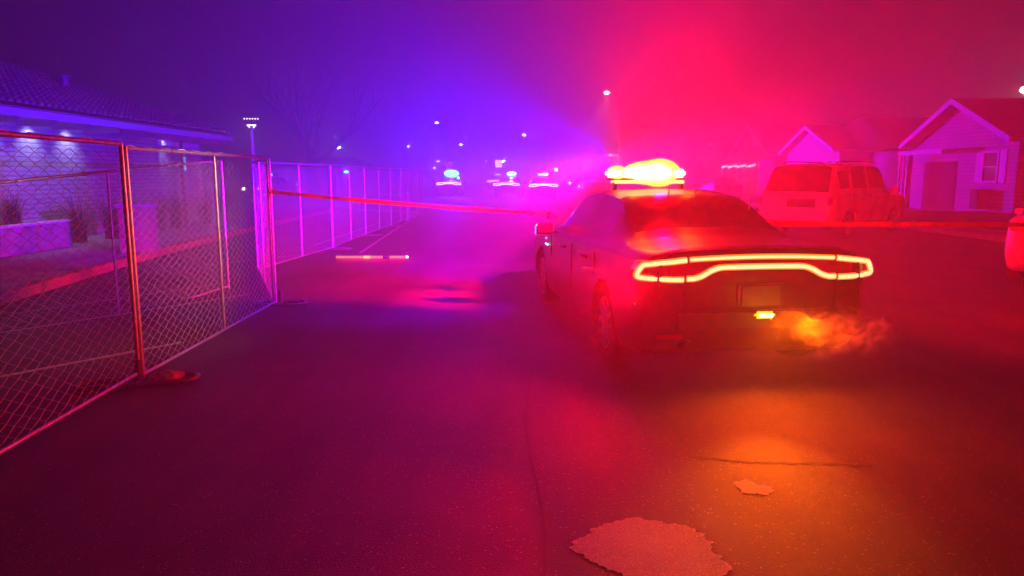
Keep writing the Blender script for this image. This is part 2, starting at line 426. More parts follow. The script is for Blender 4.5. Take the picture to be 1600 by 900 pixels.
fence_panel((-2.80, 2.05), (-2.935, 5.62), 'chain link panel nearest the camera, cut off by the left edge', (.03, .03))
fence_panel((-2.935, 5.68), (-2.96, 9.10), 'chain link panel between the two steel foot frames with pinkish lit mesh', (0, 0))
fence_panel((-3.0, 9.14), (-4.32, 12.42), 'chain link panel seen almost edge on behind the tape end', fine=True)
fence_panel((-5.35, 6.9), (-4.05, 10.4), 'tilted chain link panel standing behind the first panel', (-.33, .0))
prev = (-4.25, 12.5)
names = ['first', 'second', 'third', 'fourth', 'fifth']
for k, q in enumerate(((-3.93, 16.1), (-3.92, 19.75), (-3.83, 23.4), (-3.76, 27.0), (-3.70, 30.7))):
    fence_panel(prev, q, names[k] + ' panel of the far fence row counted from the tape end')
    prev = (q[0], q[1] + .06)
fence_panel((-3.9, 31.2), (-6.9, 33.2), 'farthest chain link panel turning away to the left')

def foot(c, rz, L, W, label, bag):
    t = thing('fence_stand', label, 'fence stand', (c[0], c[1], 0), rz, 'steel tube feet under the fence')
    pts = []; rr = W / 2
    for k in range(13): a = -math.pi / 2 + math.pi * k / 12; pts.append((L / 2 - rr + rr * math.cos(a), rr * math.sin(a), .026))
    for k in range(13): a = math.pi / 2 + math.pi * k / 12; pts.append((-L / 2 + rr + rr * math.cos(a), rr * math.sin(a), .026))
    pts.append(pts[0])
    MB().tube(pts, .021, 8, False).build('frame', M_foot, t, 50)
    MB().tube([(0, -rr, .03), (0, rr, .03)], .016, 8).build('crossbar', M_foot, t, 50)
    MB().tube([(0, 0, .03), (0, 0, .2)], .027, 8).build('socket', M_foot, t, 50)
    return t
foot((-2.93, 5.60), R(22), .86, .22, 'long steel tube foot with a grey bag, under the nearest fence joint', True)
foot((-2.93, 9.2), R(8), .62, .26, 'steel tube foot at the corner post where the tape is tied', False)
foot((-3.9, 16.15), R(5), .7, .26, 'small steel tube foot below the first far fence joint', False)
foot((-3.9, 19.8), R(5), .8, .26, 'small steel tube foot below the second far fence joint', False)
foot((-3.82, 23.45), R(5), .8, .26, 'small steel tube foot below the third far fence joint', False)
# lumpy bag
b = MB(); b.ball((0, 0, 0), 1, 18, 12); rnd = random.Random(4)
b.v = [(x * .12 * (1 + .18 * math.sin(7 * y + 2)), y * .075 * (1 + .2 * math.sin(5 * x)), z * .045 + .045 + .012 * math.sin(9 * x + 4 * y)) for x, y, z in b.v]
o = b.build('sandbag', M_bag, None, 60); o.location = (-2.74, 5.66, .004); o.rotation_euler = (0, 0, R(20))
tag(o, 'crumpled pale bag lying inside the nearest fence foot', 'sandbag')

# ------------------------------------------------------------------ barrier tape
def tape(p0, p1, sag, w, label, twist=.6, n=60, m=None):
    p0 = Vector(p0); p1 = Vector(p1); vs = []; fs = []
    d = (p1 - p0).normalized(); up = Vector((0, 0, 1)); side = d.cross(up).normalized(); th = .0016
    for i in range(n + 1):
        f_ = i / n; c = p0.lerp(p1, f_) - up * sag * 4 * f_ * (1 - f_)
        a = twist * math.sin(f_ * 9) + .25 * math.sin(f_ * 31)
        u = up * math.cos(a) + side * math.sin(a); nn = d.cross(u).normalized() * th / 2
        vs += [c + u * w / 2 + nn, c - u * w / 2 + nn, c - u * w / 2 - nn, c + u * w / 2 - nn]
    for i in range(n):
        for k in range(4):
            fs.append((4 * i + k, 4 * i + (k + 1) % 4, 4 * i + 4 + (k + 1) % 4, 4 * i + 4 + k))
    o = MB().add(vs, fs).build('barrier_tape', m or M_tape, None, 60)
    return tag(o, label, 'barrier tape', 'barrier tape across the road')
tape((-2.96, 9.08, 1.425), car_pt(-.97, 1.0, 1.17), .02, .046, 'red-lit barrier tape stretched from the fence post to the patrol car')
tape(car_pt(.97, .95, 1.05), (9.4, 9.5, 1.03), .03, .06, 'faint barrier tape running from the patrol car to the right edge', .2, m=M_tape_dim)
b = MB()   # loose knot round the fence post
for k in range(3): b.tube([(.026 * math.cos(t), .026 * math.sin(t), k * .03 + .006 * t) for t in [j * .6 for j in range(12)]], .008, 5)
o = b.build('tape_knot', M_tape, None, 60); o.location = (-2.96, 9.10, 1.37); tag(o, 'knot of tape wound round the fence corner post', 'tape knot')

# ------------------------------------------------------------------ cars
def pchip(xs, ys, xq):
    xs = np.array(xs, float); ys = np.array(ys, float); h = np.diff(xs); d = np.diff(ys) / h
    m = np.zeros(len(xs)); m[0] = d[0]; m[-1] = d[-1]
    for i in range(1, len(xs) - 1):
        if d[i - 1] * d[i] > 0:
            w1 = 2 * h[i] + h[i - 1]; w2 = h[i] + 2 * h[i - 1]; m[i] = (w1 + w2) / (w1 / d[i - 1] + w2 / d[i])
    out = []
    for x in xq:
        i = min(max(np.searchsorted(xs, x) - 1, 0), len(xs) - 2); t = (x - xs[i]) / h[i]
        out.append((2*t**3-3*t*t+1)*ys[i] + (t**3-2*t*t+t)*h[i]*m[i] + (-2*t**3+3*t*t)*ys[i+1] + (t**3-t*t)*h[i]*m[i+1])
    return np.array(out)
def car_body(parent, stations, paint, glasses, wheels, wr, dens=.06, SUB=5):
    """stations: s, then (zb,wb),(w,zmid),(wsh,zsh),(w5,z5),(w6,z6),(w7,z7),zc ; glasses: (name, s0, s1, v0, v1) in ring units"""
    S = [st[0] for st in stations]; L = S[-1]
    ring = []
    for st in stations:
        zb, wb, w, zm, wsh, zsh, w5, z5, w6, z6, w7, z7, zc = st[1:]
        ring.append([(0, zb), (wb * .96, zb), (w * .985, (zb + zm) / 2), (w, zm), (wsh, zsh), (w5, z5), (w6, z6), (w7, z7), (0, zc)])
    ring = np.array(ring)                                  # station, point, 2
    q = sorted(set([round(i * L / int(L / dens), 4) for i in range(int(L / dens) + 1)] + S))
    q = [x for i, x in enumerate(q) if i == 0 or x - q[i - 1] > .012]
    q[-1] = L
    pts = np.stack([np.stack([pchip(S, ring[:, k, a], q) for a in (0, 1)], -1) for k in range(9)], 1)
    cols = []; vpar = []
    for k in range(8):
        for j in range(SUB):
            t = j / SUB
            p1 = pts[:, k]; p2 = pts[:, k + 1]
            p0 = pts[:, k - 1] if k > 0 else pts[:, 1] * np.array([-1, 1]); p3 = pts[:, k + 2] if k < 7 else pts[:, 7] * np.array([-1, 1])
            if k in (4,): p0 = p1 * 1.0
            cr_ = .5 * (2*p1 + (p2-p0)*t + (2*p0-5*p1+4*p2-p3)*t*t + (3*p1-p0-3*p2+p3)*t**3)
            lin = p1 * (1 - t) + p2 * t
            cols.append(lin * .35 + cr_ * .65); vpar.append(k + t)
    cols.append(pts[:, 8]); vpar.append(8.0)
    half = np.stack(cols, 1)                               # q, v, 2
    nv = half.shape[1]; vs = []; fs = []; mi = []
    ringn = 2 * nv - 2
    for i, s in enumerate(q):
        for j in range(nv): vs.append((half[i, j, 0], s - L / 2, half[i, j, 1]))
        for j in range(nv - 2, 0, -1): vs.append((-half[i, j, 0], s - L / 2, half[i, j, 1]))
    def inside(s, v):
        for g, (nm, s0, s1, v0, v1) in enumerate(glasses):
            if s0 <= s <= s1 and v0 <= v <= v1: return g + 1
        return 0
    for i in range(len(q) - 1):
        for k in range(ringn):
            k2 = (k + 1) % ringn
            fs.append((i * ringn + k, i * ringn + k2, (i + 1) * ringn + k2, (i + 1) * ringn + k))
            va = vpar[k] if k < nv else vpar[2 * nv - 2 - k]; vb = vpar[k2] if (k2 < nv and k2 != 0) else (vpar[2 * nv - 2 - k2] if k2 else 0)
            mi.append(inside((q[i] + q[i + 1]) / 2, (va + vb) / 2))
    fs.append(tuple(reversed(range(ringn)))); mi.append(0)
    fs.append(tuple(range((len(q) - 1) * ringn, len(q) * ringn))); mi.append(0)
    me = bpy.data.meshes.new('body'); me.from_pydata(vs, [], fs)
    for m_ in [paint] + [M_glass] * len(glasses): me.materials.append(m_)
    me.polygons.foreach_set('material_index', mi); me.validate(clean_customdata=False)
    bm = bmesh.new(); bm.from_mesh(me); bmesh.ops.recalc_face_normals(bm, faces=bm.faces); bm.to_mesh(me); bm.free()
    body = bpy.data.objects.new('body', me); C.objects.link(body)
    cut = MB()
    for (ws, wx) in wheels:
        for sx in (-1, 1):
            cut.tube([(sx * (wx - .16), ws - L / 2, wr - .01), (sx * (wx + .3), ws - L / 2, wr - .01)], wr * 1.13, 28)
    co = cut.build('cutter', M_blackpl)
    md = body.modifiers.new('arch', 'BOOLEAN'); md.object = co; md.solver = 'EXACT'; md.operation = 'DIFFERENCE'
    dg = bpy.context.evaluated_depsgraph_get()
    me2 = bpy.data.meshes.new_from_object(body.evaluated_get(dg))
    body.modifiers.clear(); body.data = me2; me2.name = 'body'
    bpy.data.objects.remove(co)
    # split the glass faces into parts of their own, pushed in a little
    for g, (nm, *_r) in enumerate(glasses):
        bm = bmesh.new(); bm.from_mesh(me2)
        bmesh.ops.delete(bm, geom=[f for f in bm.faces if f.material_index != g + 1], context='FACES')
        if len(bm.faces) == 0: bm.free(); continue
        islands = [bm]
        gm = bpy.data.meshes.new(nm); bm.to_mesh(gm); bm.free(); gm.materials.clear(); gm.materials.append(M_glass)
        for p in gm.polygons: p.material_index = 0; p.use_smooth = True
        go = bpy.data.objects.new(nm, gm); C.objects.link(go); go.parent = parent
        if nm == 'side_window':            # left and right panes are separate parts
            other = gm.copy()
            for mm_, sgn in ((gm, 1), (other, -1)):
                bm = bmesh.new(); bm.from_mesh(mm_)
                bmesh.ops.delete(bm, geom=[f for f in bm.faces if f.calc_center_median().x * sgn < 0], context='FACES'); bm.to_mesh(mm_); bm.free()
            g2 = bpy.data.objects.new(nm, other); C.objects.link(g2); g2.parent = parent
    bm = bmesh.new(); bm.from_mesh(me2)
    bmesh.ops.delete(bm, geom=[f for f in bm.faces if f.material_index > 0], context='FACES'); bm.to_mesh(me2); bm.free()
    for p in me2.polygons: p.use_smooth = True
    me2.set_sharp_from_angle(angle=R(38))
    body.parent = parent
    # dark cabin filler so the panes are backed
    return body, L
def add_wheels(parent, wheels, L, wr, hub=M_rim):
    proto = None
    for (ws, wx) in wheels:
        for sx in (-1, 1):
            if proto is None:
                b = MB(); prof = [(.21, .62), (.21, .9), (.20, .97), (.165, 1.0), (.055, 1.0), (.02, .97), (.01, .9), (.01, .62)]
                n = 32; vs = []; fs = []
                for k in range(n):
                    t = 2 * math.pi * k / n
                    for (x, r) in prof: vs.append((-x + .1, r * wr * math.cos(t), r * wr * math.sin(t)))
                m_ = len(prof)
                for k in range(n):
                    for j in range(m_): fs.append((k * m_ + j, k * m_ + (j + 1) % m_, ((k + 1) % n) * m_ + (j + 1) % m_, ((k + 1) % n) * m_ + j))
                tyre_me = b.add(vs, fs).build('tyre', M_rubber, None, 40)
                b = MB()
                for k in range(10):
                    t = 2 * math.pi * k / 10
                    b.box((.07, .32 * wr * math.cos(t), .32 * wr * math.sin(t)), (.03, wr * .62, .045), m=Matrix.Rotation(t, 4, 'X'))
                b.tube([(.03, 0, 0), (.1, 0, 0)], wr * .15, 12)
                vs = []; fs = []
                for k in range(24):
                    t = 2 * math.pi * k / 24
                    for (x, r) in ((.09, .66), (.09, .6), (-.06, .58), (-.06, .66)): vs.append((x, r * wr * math.cos(t), r * wr * math.sin(t)))
                for k in range(24):
                    for j in range(4): fs.append((k * 4 + j, k * 4 + (j + 1) % 4, ((k + 1) % 24) * 4 + (j + 1) % 4, ((k + 1) % 24) * 4 + j))
                rim_me = b.add(vs, fs).build('rim', hub, None, 40)
                proto = (tyre_me.data, rim_me.data); bpy.data.objects.remove(tyre_me); bpy.data.objects.remove(rim_me)
            w = bpy.data.objects.new('wheel', None); C.objects.link(w); w.parent = parent
            w.location = (sx * (wx - .1), ws - L / 2, wr); w.rotation_euler = (0, 0, 0 if sx > 0 else math.pi)
            for nm, me in (('tyre', proto[0]), ('rim', proto[1])):
                o = bpy.data.objects.new(nm, me); C.objects.link(o); o.parent = w

def ribbon(pts, w, depth, closed=False):
    n = len(pts); vs = []; fs = []
    for i in range(n):
        p = Vector(pts[i]); a = Vector(pts[(i - 1) % n] if (closed or i) else pts[0]); c = Vector(pts[(i + 1) % n] if (closed or i < n - 1) else pts[-1])
        d = (c - a).normalized(); nn = Vector((d.z, 0, -d.x)).normalized() * w / 2; back = Vector((0, depth, 0))
        vs += [p + nn, p - nn, p - nn + back, p + nn + back]
    m = n if closed else n - 1
    for i in range(m):
        j = (i + 1) % n
        for k in range(4): fs.append((4 * i + k, 4 * i + (k + 1) % 4, 4 * j + (k + 1) % 4, 4 * j + k))
    if not closed: fs += [(0, 1, 2, 3), (4 * n - 4, 4 * n - 1, 4 * n - 2, 4 * n - 3)]
    return MB().add(vs, fs)
def smooth_path(ctrl, n=8):
    out = []
    P = [Vector(c) for c in ctrl]
    for i in range(len(P) - 1):
        p0 = P[max(i - 1, 0)]; p1 = P[i]; p2 = P[i + 1]; p3 = P[min(i + 2, len(P) - 1)]
        for j in range(n):
            t = j / n
            out.append(.5 * (2*p1 + (p2-p0)*t + (2*p0-5*p1+4*p2-p3)*t*t + (3*p1-p0-3*p2+p3)*t**3) * .7 + p1.lerp(p2, t) * .3)
    out.append(P[-1]); return out

CH = [  # patrol sedan, s from the rear bumper
 (0.00, .44,.66,.80,.62,.79,.95,.74,1.02,.60,1.075,.33,1.085,1.09),
 (0.06, .34,.76,.87,.62,.86,.96,.80,1.03,.62,1.085,.35,1.100,1.105),
 (0.30, .24,.84,.93,.62,.90,.98,.82,1.04,.64,1.075,.35,1.095,1.10),
 (0.75, .21,.87,.95,.62,.91,.98,.82,1.05,.66,1.085,.36,1.11,1.115),
 (1.00, .20,.88,.95,.62,.915,.98,.82,1.06,.66,1.13,.36,1.165,1.17),
 (1.75, .20,.88,.945,.62,.91,.965,.80,1.04,.60,1.40,.36,1.440,1.45),
 (2.40, .20,.88,.94,.60,.90,.95,.81,1.02,.61,1.435,.36,1.478,1.487),
 (3.00, .20,.88,.94,.60,.90,.94,.82,1.00,.60,1.41,.36,1.460,1.47),
 (3.75, .20,.88,.95,.60,.91,.93,.83,.985,.70,1.02,.38,1.045,1.05),
 (4.40, .20,.87,.95,.60,.90,.90,.80,.94,.66,.955,.36,.975,.98),
 (4.85, .22,.82,.91,.55,.87,.82,.76,.87,.62,.885,.35,.895,.90),
 (5.05, .30,.66,.80,.50,.78,.68,.70,.74,.58,.76,.33,.77,.775)]
CH_W = [(1.02, .93), (4.08, .93)]
def patrol_car(label, loc, rz, lights_main):
    t = thing('patrol_car', label, 'patrol car', loc, rz, 'patrol cars with flashing lights')
    body, L = car_body(t, CH, M_black, [('rear_window', 1.03, 1.72, 6.05, 8), ('side_window', 1.42, 2.25, 5.15, 5.95), ('side_window', 2.34, 3.40, 5.15, 5.95), ('windshield', 3.05, 3.70, 6.05, 8)], CH_W, .35)
    add_wheels(t, CH_W, L, .35)
    y0 = -L / 2
    def yy(x): return y0 - .022 + (.0 if abs(x) < .70 else .34 * (abs(x) - .70) * (1 + (abs(x) - .7) * 1.2))
    def P(l): return [(x, yy(x), z) for x, z in l]
    # tail light housing
    hs = [(-.945,.90),(-.92,.995),(-.58,1.035),(0,1.05),(.58,1.035),(.92,.995),(.945,.90),(.60,.852),(.47,.862),(.37,.922),(.30,.93),(-.30,.93),(-.37,.922),(-.47,.862),(-.60,.852)]
    b = MB(); n = len(hs)
    inner = [(0, .99)] 
    vs = [(x, yy(x) + .012, z) for x, z in hs] + [(x * .97, yy(x) + .012, .96) for x, z in hs] + [(x, yy(x) + .10, z) for x, z in hs]
    xs = [-.945,-.92,-.8,-.7,-.58,-.47,-.37,-.3,0,.3,.37,.47,.58,.7,.8,.92,.945]
    top = np.interp(xs, [-.945,-.92,-.58,0,.58,.92,.945], [.93,.995,1.035,1.05,1.035,.995,.93]); bot = np.interp(xs, [-.945,-.60,-.47,-.37,-.30,.30,.37,.47,.60,.945], [.88,.852,.862,.922,.93,.93,.922,.862,.852,.88])
    vs = []; fs = []
    for x, a, c in zip(xs, top, bot): vs += [(x, yy(x) + .010, a), (x, yy(x) + .010, c), (x, yy(x) + .11, c), (x, yy(x) + .11, a)]
    for i in range(len(xs) - 1):
        for k in range(4): fs.append((4*i+k, 4*i+(k+1)%4, 4*i+4+(k+1)%4, 4*i+4+k))
    tl = MB().add(vs, fs).build('tail_light', M_redlens, t, 40)
    segs = [[(-.59,1.012),(-.76,.993),(-.875,.975),(-.897,.968),(-.925,.925),(-.935,.893),(-.915,.879),(-.80,.872),(-.61,.868)],
            [(.59,1.012),(.76,.993),(.875,.975),(.897,.968),(.925,.925),(.935,.893),(.915,.879),(.80,.872),(.61,.868)],
            [(-.565,1.015),(-.3,1.026),(0,1.03),(.3,1.026),(.565,1.015)],
            [(-.585,.874),(-.53,.874),(-.47,.892),(-.40,.93),(-.34,.95),(-.27,.955),(0,.957),(.27,.955),(.34,.95),(.40,.93),(.47,.892),(.53,.874),(.585,.874)]]
    for i, sg in enumerate(segs):
        path = smooth_path([(x, 0, z) for x, z in sg], 5)
        w1, w2 = (.047, .029) if i != 2 else (.040, .020)
        a = [(p.x, yy(p.x) - .004, p.z) for p in path]; c = [(p.x, yy(p.x) - .011, p.z) for p in path]
        e = ribbon(a, w1, .02).build('light_strip', E_tail_out if lights_main else E_fartail, tl)
        ribbon(c, w2, .01).build('light_strip_core', E_tail_in if lights_main else E_pinkw, tl)
    # bumper trim, plate, exhausts, trunk lines
    MB().box((0, y0 - .012, .55), (1.30, .03, .12)).build('bumper_trim', M_blackpl, t, bevel=.008)
    pf = MB().box((0, y0 - .008, .74), (.36, .014, .17)).build('plate_recess', M_blackpl, t)
    MB().box((0, y0 - .020, .735), (.30, .006, .145)).build('number_plate', M_plate, t)
    for sx in (-1, 1):
        vs = MB(); vs.tube([(sx * .56, y0 - .05, .36), (sx * .56, y0 + .15, .36)], .05, 16); vs.build('exhaust_tip', M_blackpl, t, 50)
    for sx in (-1, 1):
        MB().box((sx * .60, y0 - .006, .72), (.012, .012, .26)).build('trunk_seam', M_dark, t)
        MB().box((sx * .70, y0 - .01, .44), (.20, .02, .035)).build('bumper_reflector', M_redlens, t, bevel=.006)
    MB().box((0, y0 - .022, .625), (1.24, .012, .010)).build('trunk_seam', M_dark, t)
    # warning lamp over the plate
    if lights_main:
        wl = MB().box((.02, y0 - .05, .595), (.165, .045, .055)).build('warning_lamp', E_amber_out, t, bevel=.02)
        MB().box((.02, y0 - .076, .595), (.115, .008, .030)).build('lamp_core', E_amber, wl, bevel=.003)
    for sx in (-1, 1):
        MB().ball((sx * .905, y0 + .20, .66), .02, sq=(.4, 1.5, .8)).build('side_marker', E_marker if sx < 0 else M_redlens, t)
        # mirror with arm
        m_ = MB(); m_.box((sx * 1.05, y0 + 3.29, 1.02), (.22, .10, .14)); m_.box((sx * .93, y0 + 3.32, .965), (.12, .05, .03))
        mo = m_.build('mirror', M_black, t, 50, bevel=.022)
        if lights_main and sx < 0: MB().box((-1.13, y0 + 3.245, 1.055), (.035, .02, .03)).build('mirror_glint', E_cyan_glint, mo, bevel=.008); MB().box((-1.155, y0 + 3.26, 1.0), (.012, .02, .10)).build('mirror_glint', E_blue_glint, mo)  # cyan and blue reflections on the mirror, painted as glowing bits
        MB().box((sx * 1.05, y0 + 3.235, 1.02), (.18, .012, .11)).build('mirror_glass', M_glass, mo, bevel=.004)
        sp = MB(); sp.tube([(sx * .86, y0 + 3.52, 1.12), (sx * .93, y0 + 3.5, 1.15)], .012, 6); sp.tube([(sx * .93, y0 + 3.44, 1.15), (sx * .93, y0 + 3.58, 1.15)], [.03, .045], 14)
        sp.build('spot_lamp', M_blackpl, t, 50)
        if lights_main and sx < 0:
            MB().box((-.955, y0 + 3.62, .80), (.02, .16, .022)).build('fender_glint', E_cyan_glint, t, bevel=.006)  # reflections on the fender, painted as glowing dash and dot
            MB().ball((-.955, y0 + 3.66, .87), .014).build('fender_glint', E_blue_glint, t)
        for s_ in (1.62, 2.62): MB().tube([(sx * .945, y0 + s_, .86), (sx * .968, y0 + s_ + .03, .865), (sx * .968, y0 + s_ + .19, .865), (sx * .945, y0 + s_ + .22, .86)], .014, 8).build('door_handle', M_black, t, 50)
        # door seams as thin dark strips
        for s_ in (1.35, 2.31, 3.42): MB().box((sx * .936, y0 + s_, .70), (.012, .008, .46)).build('door_seam', M_dark, t)
        MB().box((sx * .62, y0 + 4.93, .66), (.30, .06, .09)).build('headlight', M_chrome, t, bevel=.02)
    MB().box((0, y0 + 5.06, .56), (.9, .03, .16)).build('grille', M_blackpl, t, bevel=.01)
    b = MB()
    for sx in (-.22, .22): b.tube([(sx, y0 + 5.16, .3), (sx, y0 + 5.18, .78)], .03, 8)
    for z in (.4, .6, .76): b.tube([(-.42, y0 + 5.17, z), (.42, y0 + 5.17, z)], .025, 8)
    b.tube([(-.2, y0 + 4.95, .4), (-.2, y0 + 5.16, .4)], .02, 6); b.tube([(.2, y0 + 4.95, .4), (.2, y0 + 5.16, .4)], .02, 6)
    b.build('push_bar', M_blackpl, t, 50)
    for (ax, ay, az, ah) in ((.55, y0 + 1.40, 1.27, .42), (-.1, y0 + 1.78, 1.44, .12), (.2, y0 + 1.86, 1.45, .09)):
        MB().tube([(ax, ay, az), (ax, ay - .01, az + ah * .3), (ax, ay - .012, az + ah)], [.012, .004, .003], 6).build('antenna', M_blackpl if ah < .2 else M_galv, t, 50)
    # light bar
    yb = -.1; bx = -.06 if lights_main else 0
    lb = MB().box((bx + (.0 if not lights_main else -.07), yb, 1.585), (1.20 if not lights_main else .84, .20 if not lights_main else .12, .018)).build('light_bar', M_blackpl, t, bevel=.01)
    for sx in ((-.5, .5) if not lights_main else (-.46, .26)): MB().box((sx, yb, 1.52), (.06 if not lights_main else .03, .16 if not lights_main else .08, .10)).build('mount_foot', M_blackpl, lb)
    xs = [bx - .555 + .1388 * k for k in range(9)]
    for k, x in enumerate(xs):
        if k == 8 or (lights_main and k in (0, 7)): continue
        if lights_main: m_ = E_redcore if 1 <= k <= 6 else M_darklens
        else: m_ = (E_blue_core if 3 <= k <= 5 else M_bluelens)
        MB().box((x, yb, 1.645), (.136, .19, .09)).build('lens', m_, lb, bevel=.026)
    if not lights_main: MB().box((0, yb, 1.704), (1.20, .16, .018)).build('bar_cap', M_blackpl, lb, bevel=.006)
    if lights_main:      # emissive shells standing for the bloom round the lit bar
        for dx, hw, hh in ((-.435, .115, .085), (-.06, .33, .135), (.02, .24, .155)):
            MB().ball((dx, yb, 1.65), 1, 40, 20, (hw, .086 if hw < .3 else .082, hh)).build('bloom_shell', M_bloom, lb, 80)
        for dx, hw in ((-.40, .085), (-.02, .30)):
            MB().box((dx, yb, 1.556), (hw * 2, .17, .034)).build('roof_reflection', E_roof_reflection, lb, bevel=.012)  # bar's reflection on the roof, painted as glowing strips
    return t
pc = patrol_car('black patrol car close by with glowing racetrack tail lights and blazing red roof bar', (CAR_X, CAR_Y, 0), CAR_RZ, True)
far = patrol_car('distant patrol car with tail lights on and a blue bar, right of the other pair', (2.0, 51.5, 0), R(2), False)
dup(far, (-.15, 56, 0), R(-6), 'distant patrol car half hidden behind another one, its blue roof bar glaring')
dup(far, (-1.6, 82, 0), R(-3), 'farthest patrol car in the road, tiny pink tail lights left of its neighbours')
dup(far, (-4.9, 60, 0), R(0), 'distant patrol car at left with the strong cyan flash above its tail lights')
oncoming = dup(far, (-17.6, 54, 0), R(170), 'patrol car facing the camera beyond the fence with bright headlights on')
def glow_ball(name, loc, r, m, label, cat, grp=None):
    o = MB().ball((0, 0, 0), r, 12, 8, (1, .6, .6)).build(name, m, None, 80); o.location = loc; return tag(o, label, cat, grp)
# flashes of the distant bars: housings on those roofs, some with lamps; beams for sky and gables are added
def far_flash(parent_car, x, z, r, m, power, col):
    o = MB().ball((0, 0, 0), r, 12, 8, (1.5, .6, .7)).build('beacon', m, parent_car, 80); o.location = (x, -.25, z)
    p = parent_car.matrix_basis @ Vector((x, -.5, z + .15))
    if power:
        lamp('blue_flash_lamp', 'POINT', p, power, col, .1); lamp('cyan_halo_lamp', 'POINT', p, power * .07, (0, .6, 1), .1)
cars = [o for o in sc.objects if o.type == 'EMPTY' and o.name.startswith('patrol_car')]
far_flash(cars[4], .05, 1.74, .40, E_blue_core, 1500, (.02, 0, 1))
far_flash(cars[2], .15, 1.70, .24, E_blue_core, 1200, (.02, .02, 1))
lamp('far_sky_fill_beam', 'SPOT', (-4.9, 58.0, 2.2), 27000, (.01, 0, 1), .1, (-4.9, 49.8, 7.9), 130, 1)  # wide beam added to fill the left sky with blue
lamp('gable_tint_lamp', 'SPOT', (2.3, 50.5, 1.95), 36000, (.16, 0, 1), .1, (19.4, 49, 2.6), 46, .5)  # this and the next beam are added to turn the gables violet
lamp('gable_tint_lamp', 'SPOT', (2.3, 49.5, 1.95), 40000, (.3, 0, 1), .1, (19.4, 32.3, 2.6), 24, .5)
far_flash(cars[1], .3, 1.66, .13, E_pinkw, 0, None)
for x in (-.6, .6):
    o = MB().ball((x, 2.60, .66), .11).build('headlight_beam', E_white, cars[5])
lamp('oncoming_headlight', 'SPOT', (-17.5, 51.2, .7), 70, (1, .95, .85), .1, (-9, 20, .6), 60, 1)

# white parked SUV beyond the patrol car
SUV = [
 (0.00, .50,.80,.93,.75,.93,1.05,.90,1.10,.84,1.12,.45,1.13,1.13),
 (0.05, .46,.86,.97,.75,.96,1.08,.90,1.16,.84,1.20,.46,1.21,1.215),
 (0.38, .38,.92,1.0,.75,.99,1.10,.93,1.17,.76,1.80,.45,1.86,1.87),
 (0.80, .36,.92,1.0,.75,.99,1.10,.93,1.17,.76,1.84,.45,1.90,1.91),
 (2.2, .34,.92,1.0,.75,.99,1.10,.93,1.17,.76,1.85,.45,1.91,1.92),
 (3.2, .34,.92,1.0,.75,.99,1.10,.93,1.16,.75,1.81,.44,1.87,1.88),
 (3.95, .34,.92,1.0,.75,.99,1.08,.91,1.14,.80,1.19,.45,1.20,1.20),
 (4.75, .36,.90,.98,.72,.96,1.0,.88,1.06,.78,1.09,.45,1.11,1.11),
 (5.05, .42,.80,.90,.70,.88,.92,.82,.97,.74,.99,.42,1.0,1.0)]
SW = [(1.05, .97), (4.0, .97)]
suv = thing('parked_suv', 'white parked SUV seen from behind beyond the patrol car, washed in red', 'SUV', (9.0, 20.5, 0), R(-47))
body, L = car_body(suv, SUV, M_white_car, [('rear_window', .07, .36, 5.95, 8), ('side_window', .55, 1.12, 5.2, 5.88), ('side_window', 1.30, 2.2, 5.15, 5.92), ('side_window', 2.32, 3.5, 5.15, 5.92), ('windshield', 3.25, 3.88, 6.05, 8)], SW, .38)
add_wheels(suv, SW, L, .38)
y0 = -L / 2
MB().box((0, y0 - .07, .60), (1.84, .18, .24)).build('bumper', M_white_car, suv, bevel=.05)
rc = MB().box((.18, y0 - .004, .93), (.74, .02, .22)).build('plate_recess', M_blackpl, suv, bevel=.006)
MB().tube([(-.12, y0 - .03, 1.03), (.30, y0 - .03, 1.03)], .015, 8).build('tailgate_handle', M_chrome, rc, 50)
MB().box((.18, y0 - .02, .91), (.32, .01, .15)).build('number_plate', M_plate, rc)
for sx in (-1, 1):
    MB().box((sx * .90, y0 + .02, .98), (.13, .07, .22)).build('tail_light', M_redlens, suv, bevel=.02)
    MB().tube([(sx * .70, y0 + .7, 1.93), (sx * .70, y0 + 1.0, 1.97), (sx * .70, y0 + 3.0, 1.97), (sx * .70, y0 + 3.2, 1.93)], .015, 6).build('roof_rail', M_blackpl, suv, 50)
    m_ = MB(); m_.ball((sx * 1.12, y0 + 3.5, 1.2), .14, 12, 8, (.9, .5, .75)); m_.build('mirror', M_white_car, suv, 60)
    for s_ in (1.7, 2.7): MB().tube([(sx * .985, y0 + s_, 1.0), (sx * 1.015, y0 + s_ + .03, 1.0), (sx * 1.015, y0 + s_ + .2, 1.0), (sx * .985, y0 + s_ + .23, 1.0)], .014, 8).build('door_handle', M_chrome, suv, 50)
    for s_ in (1.22, 2.26, 3.45): MB().box((sx * .992, y0 + s_, .85), (.012, .01, .62)).build('door_seam', M_dark, suv)

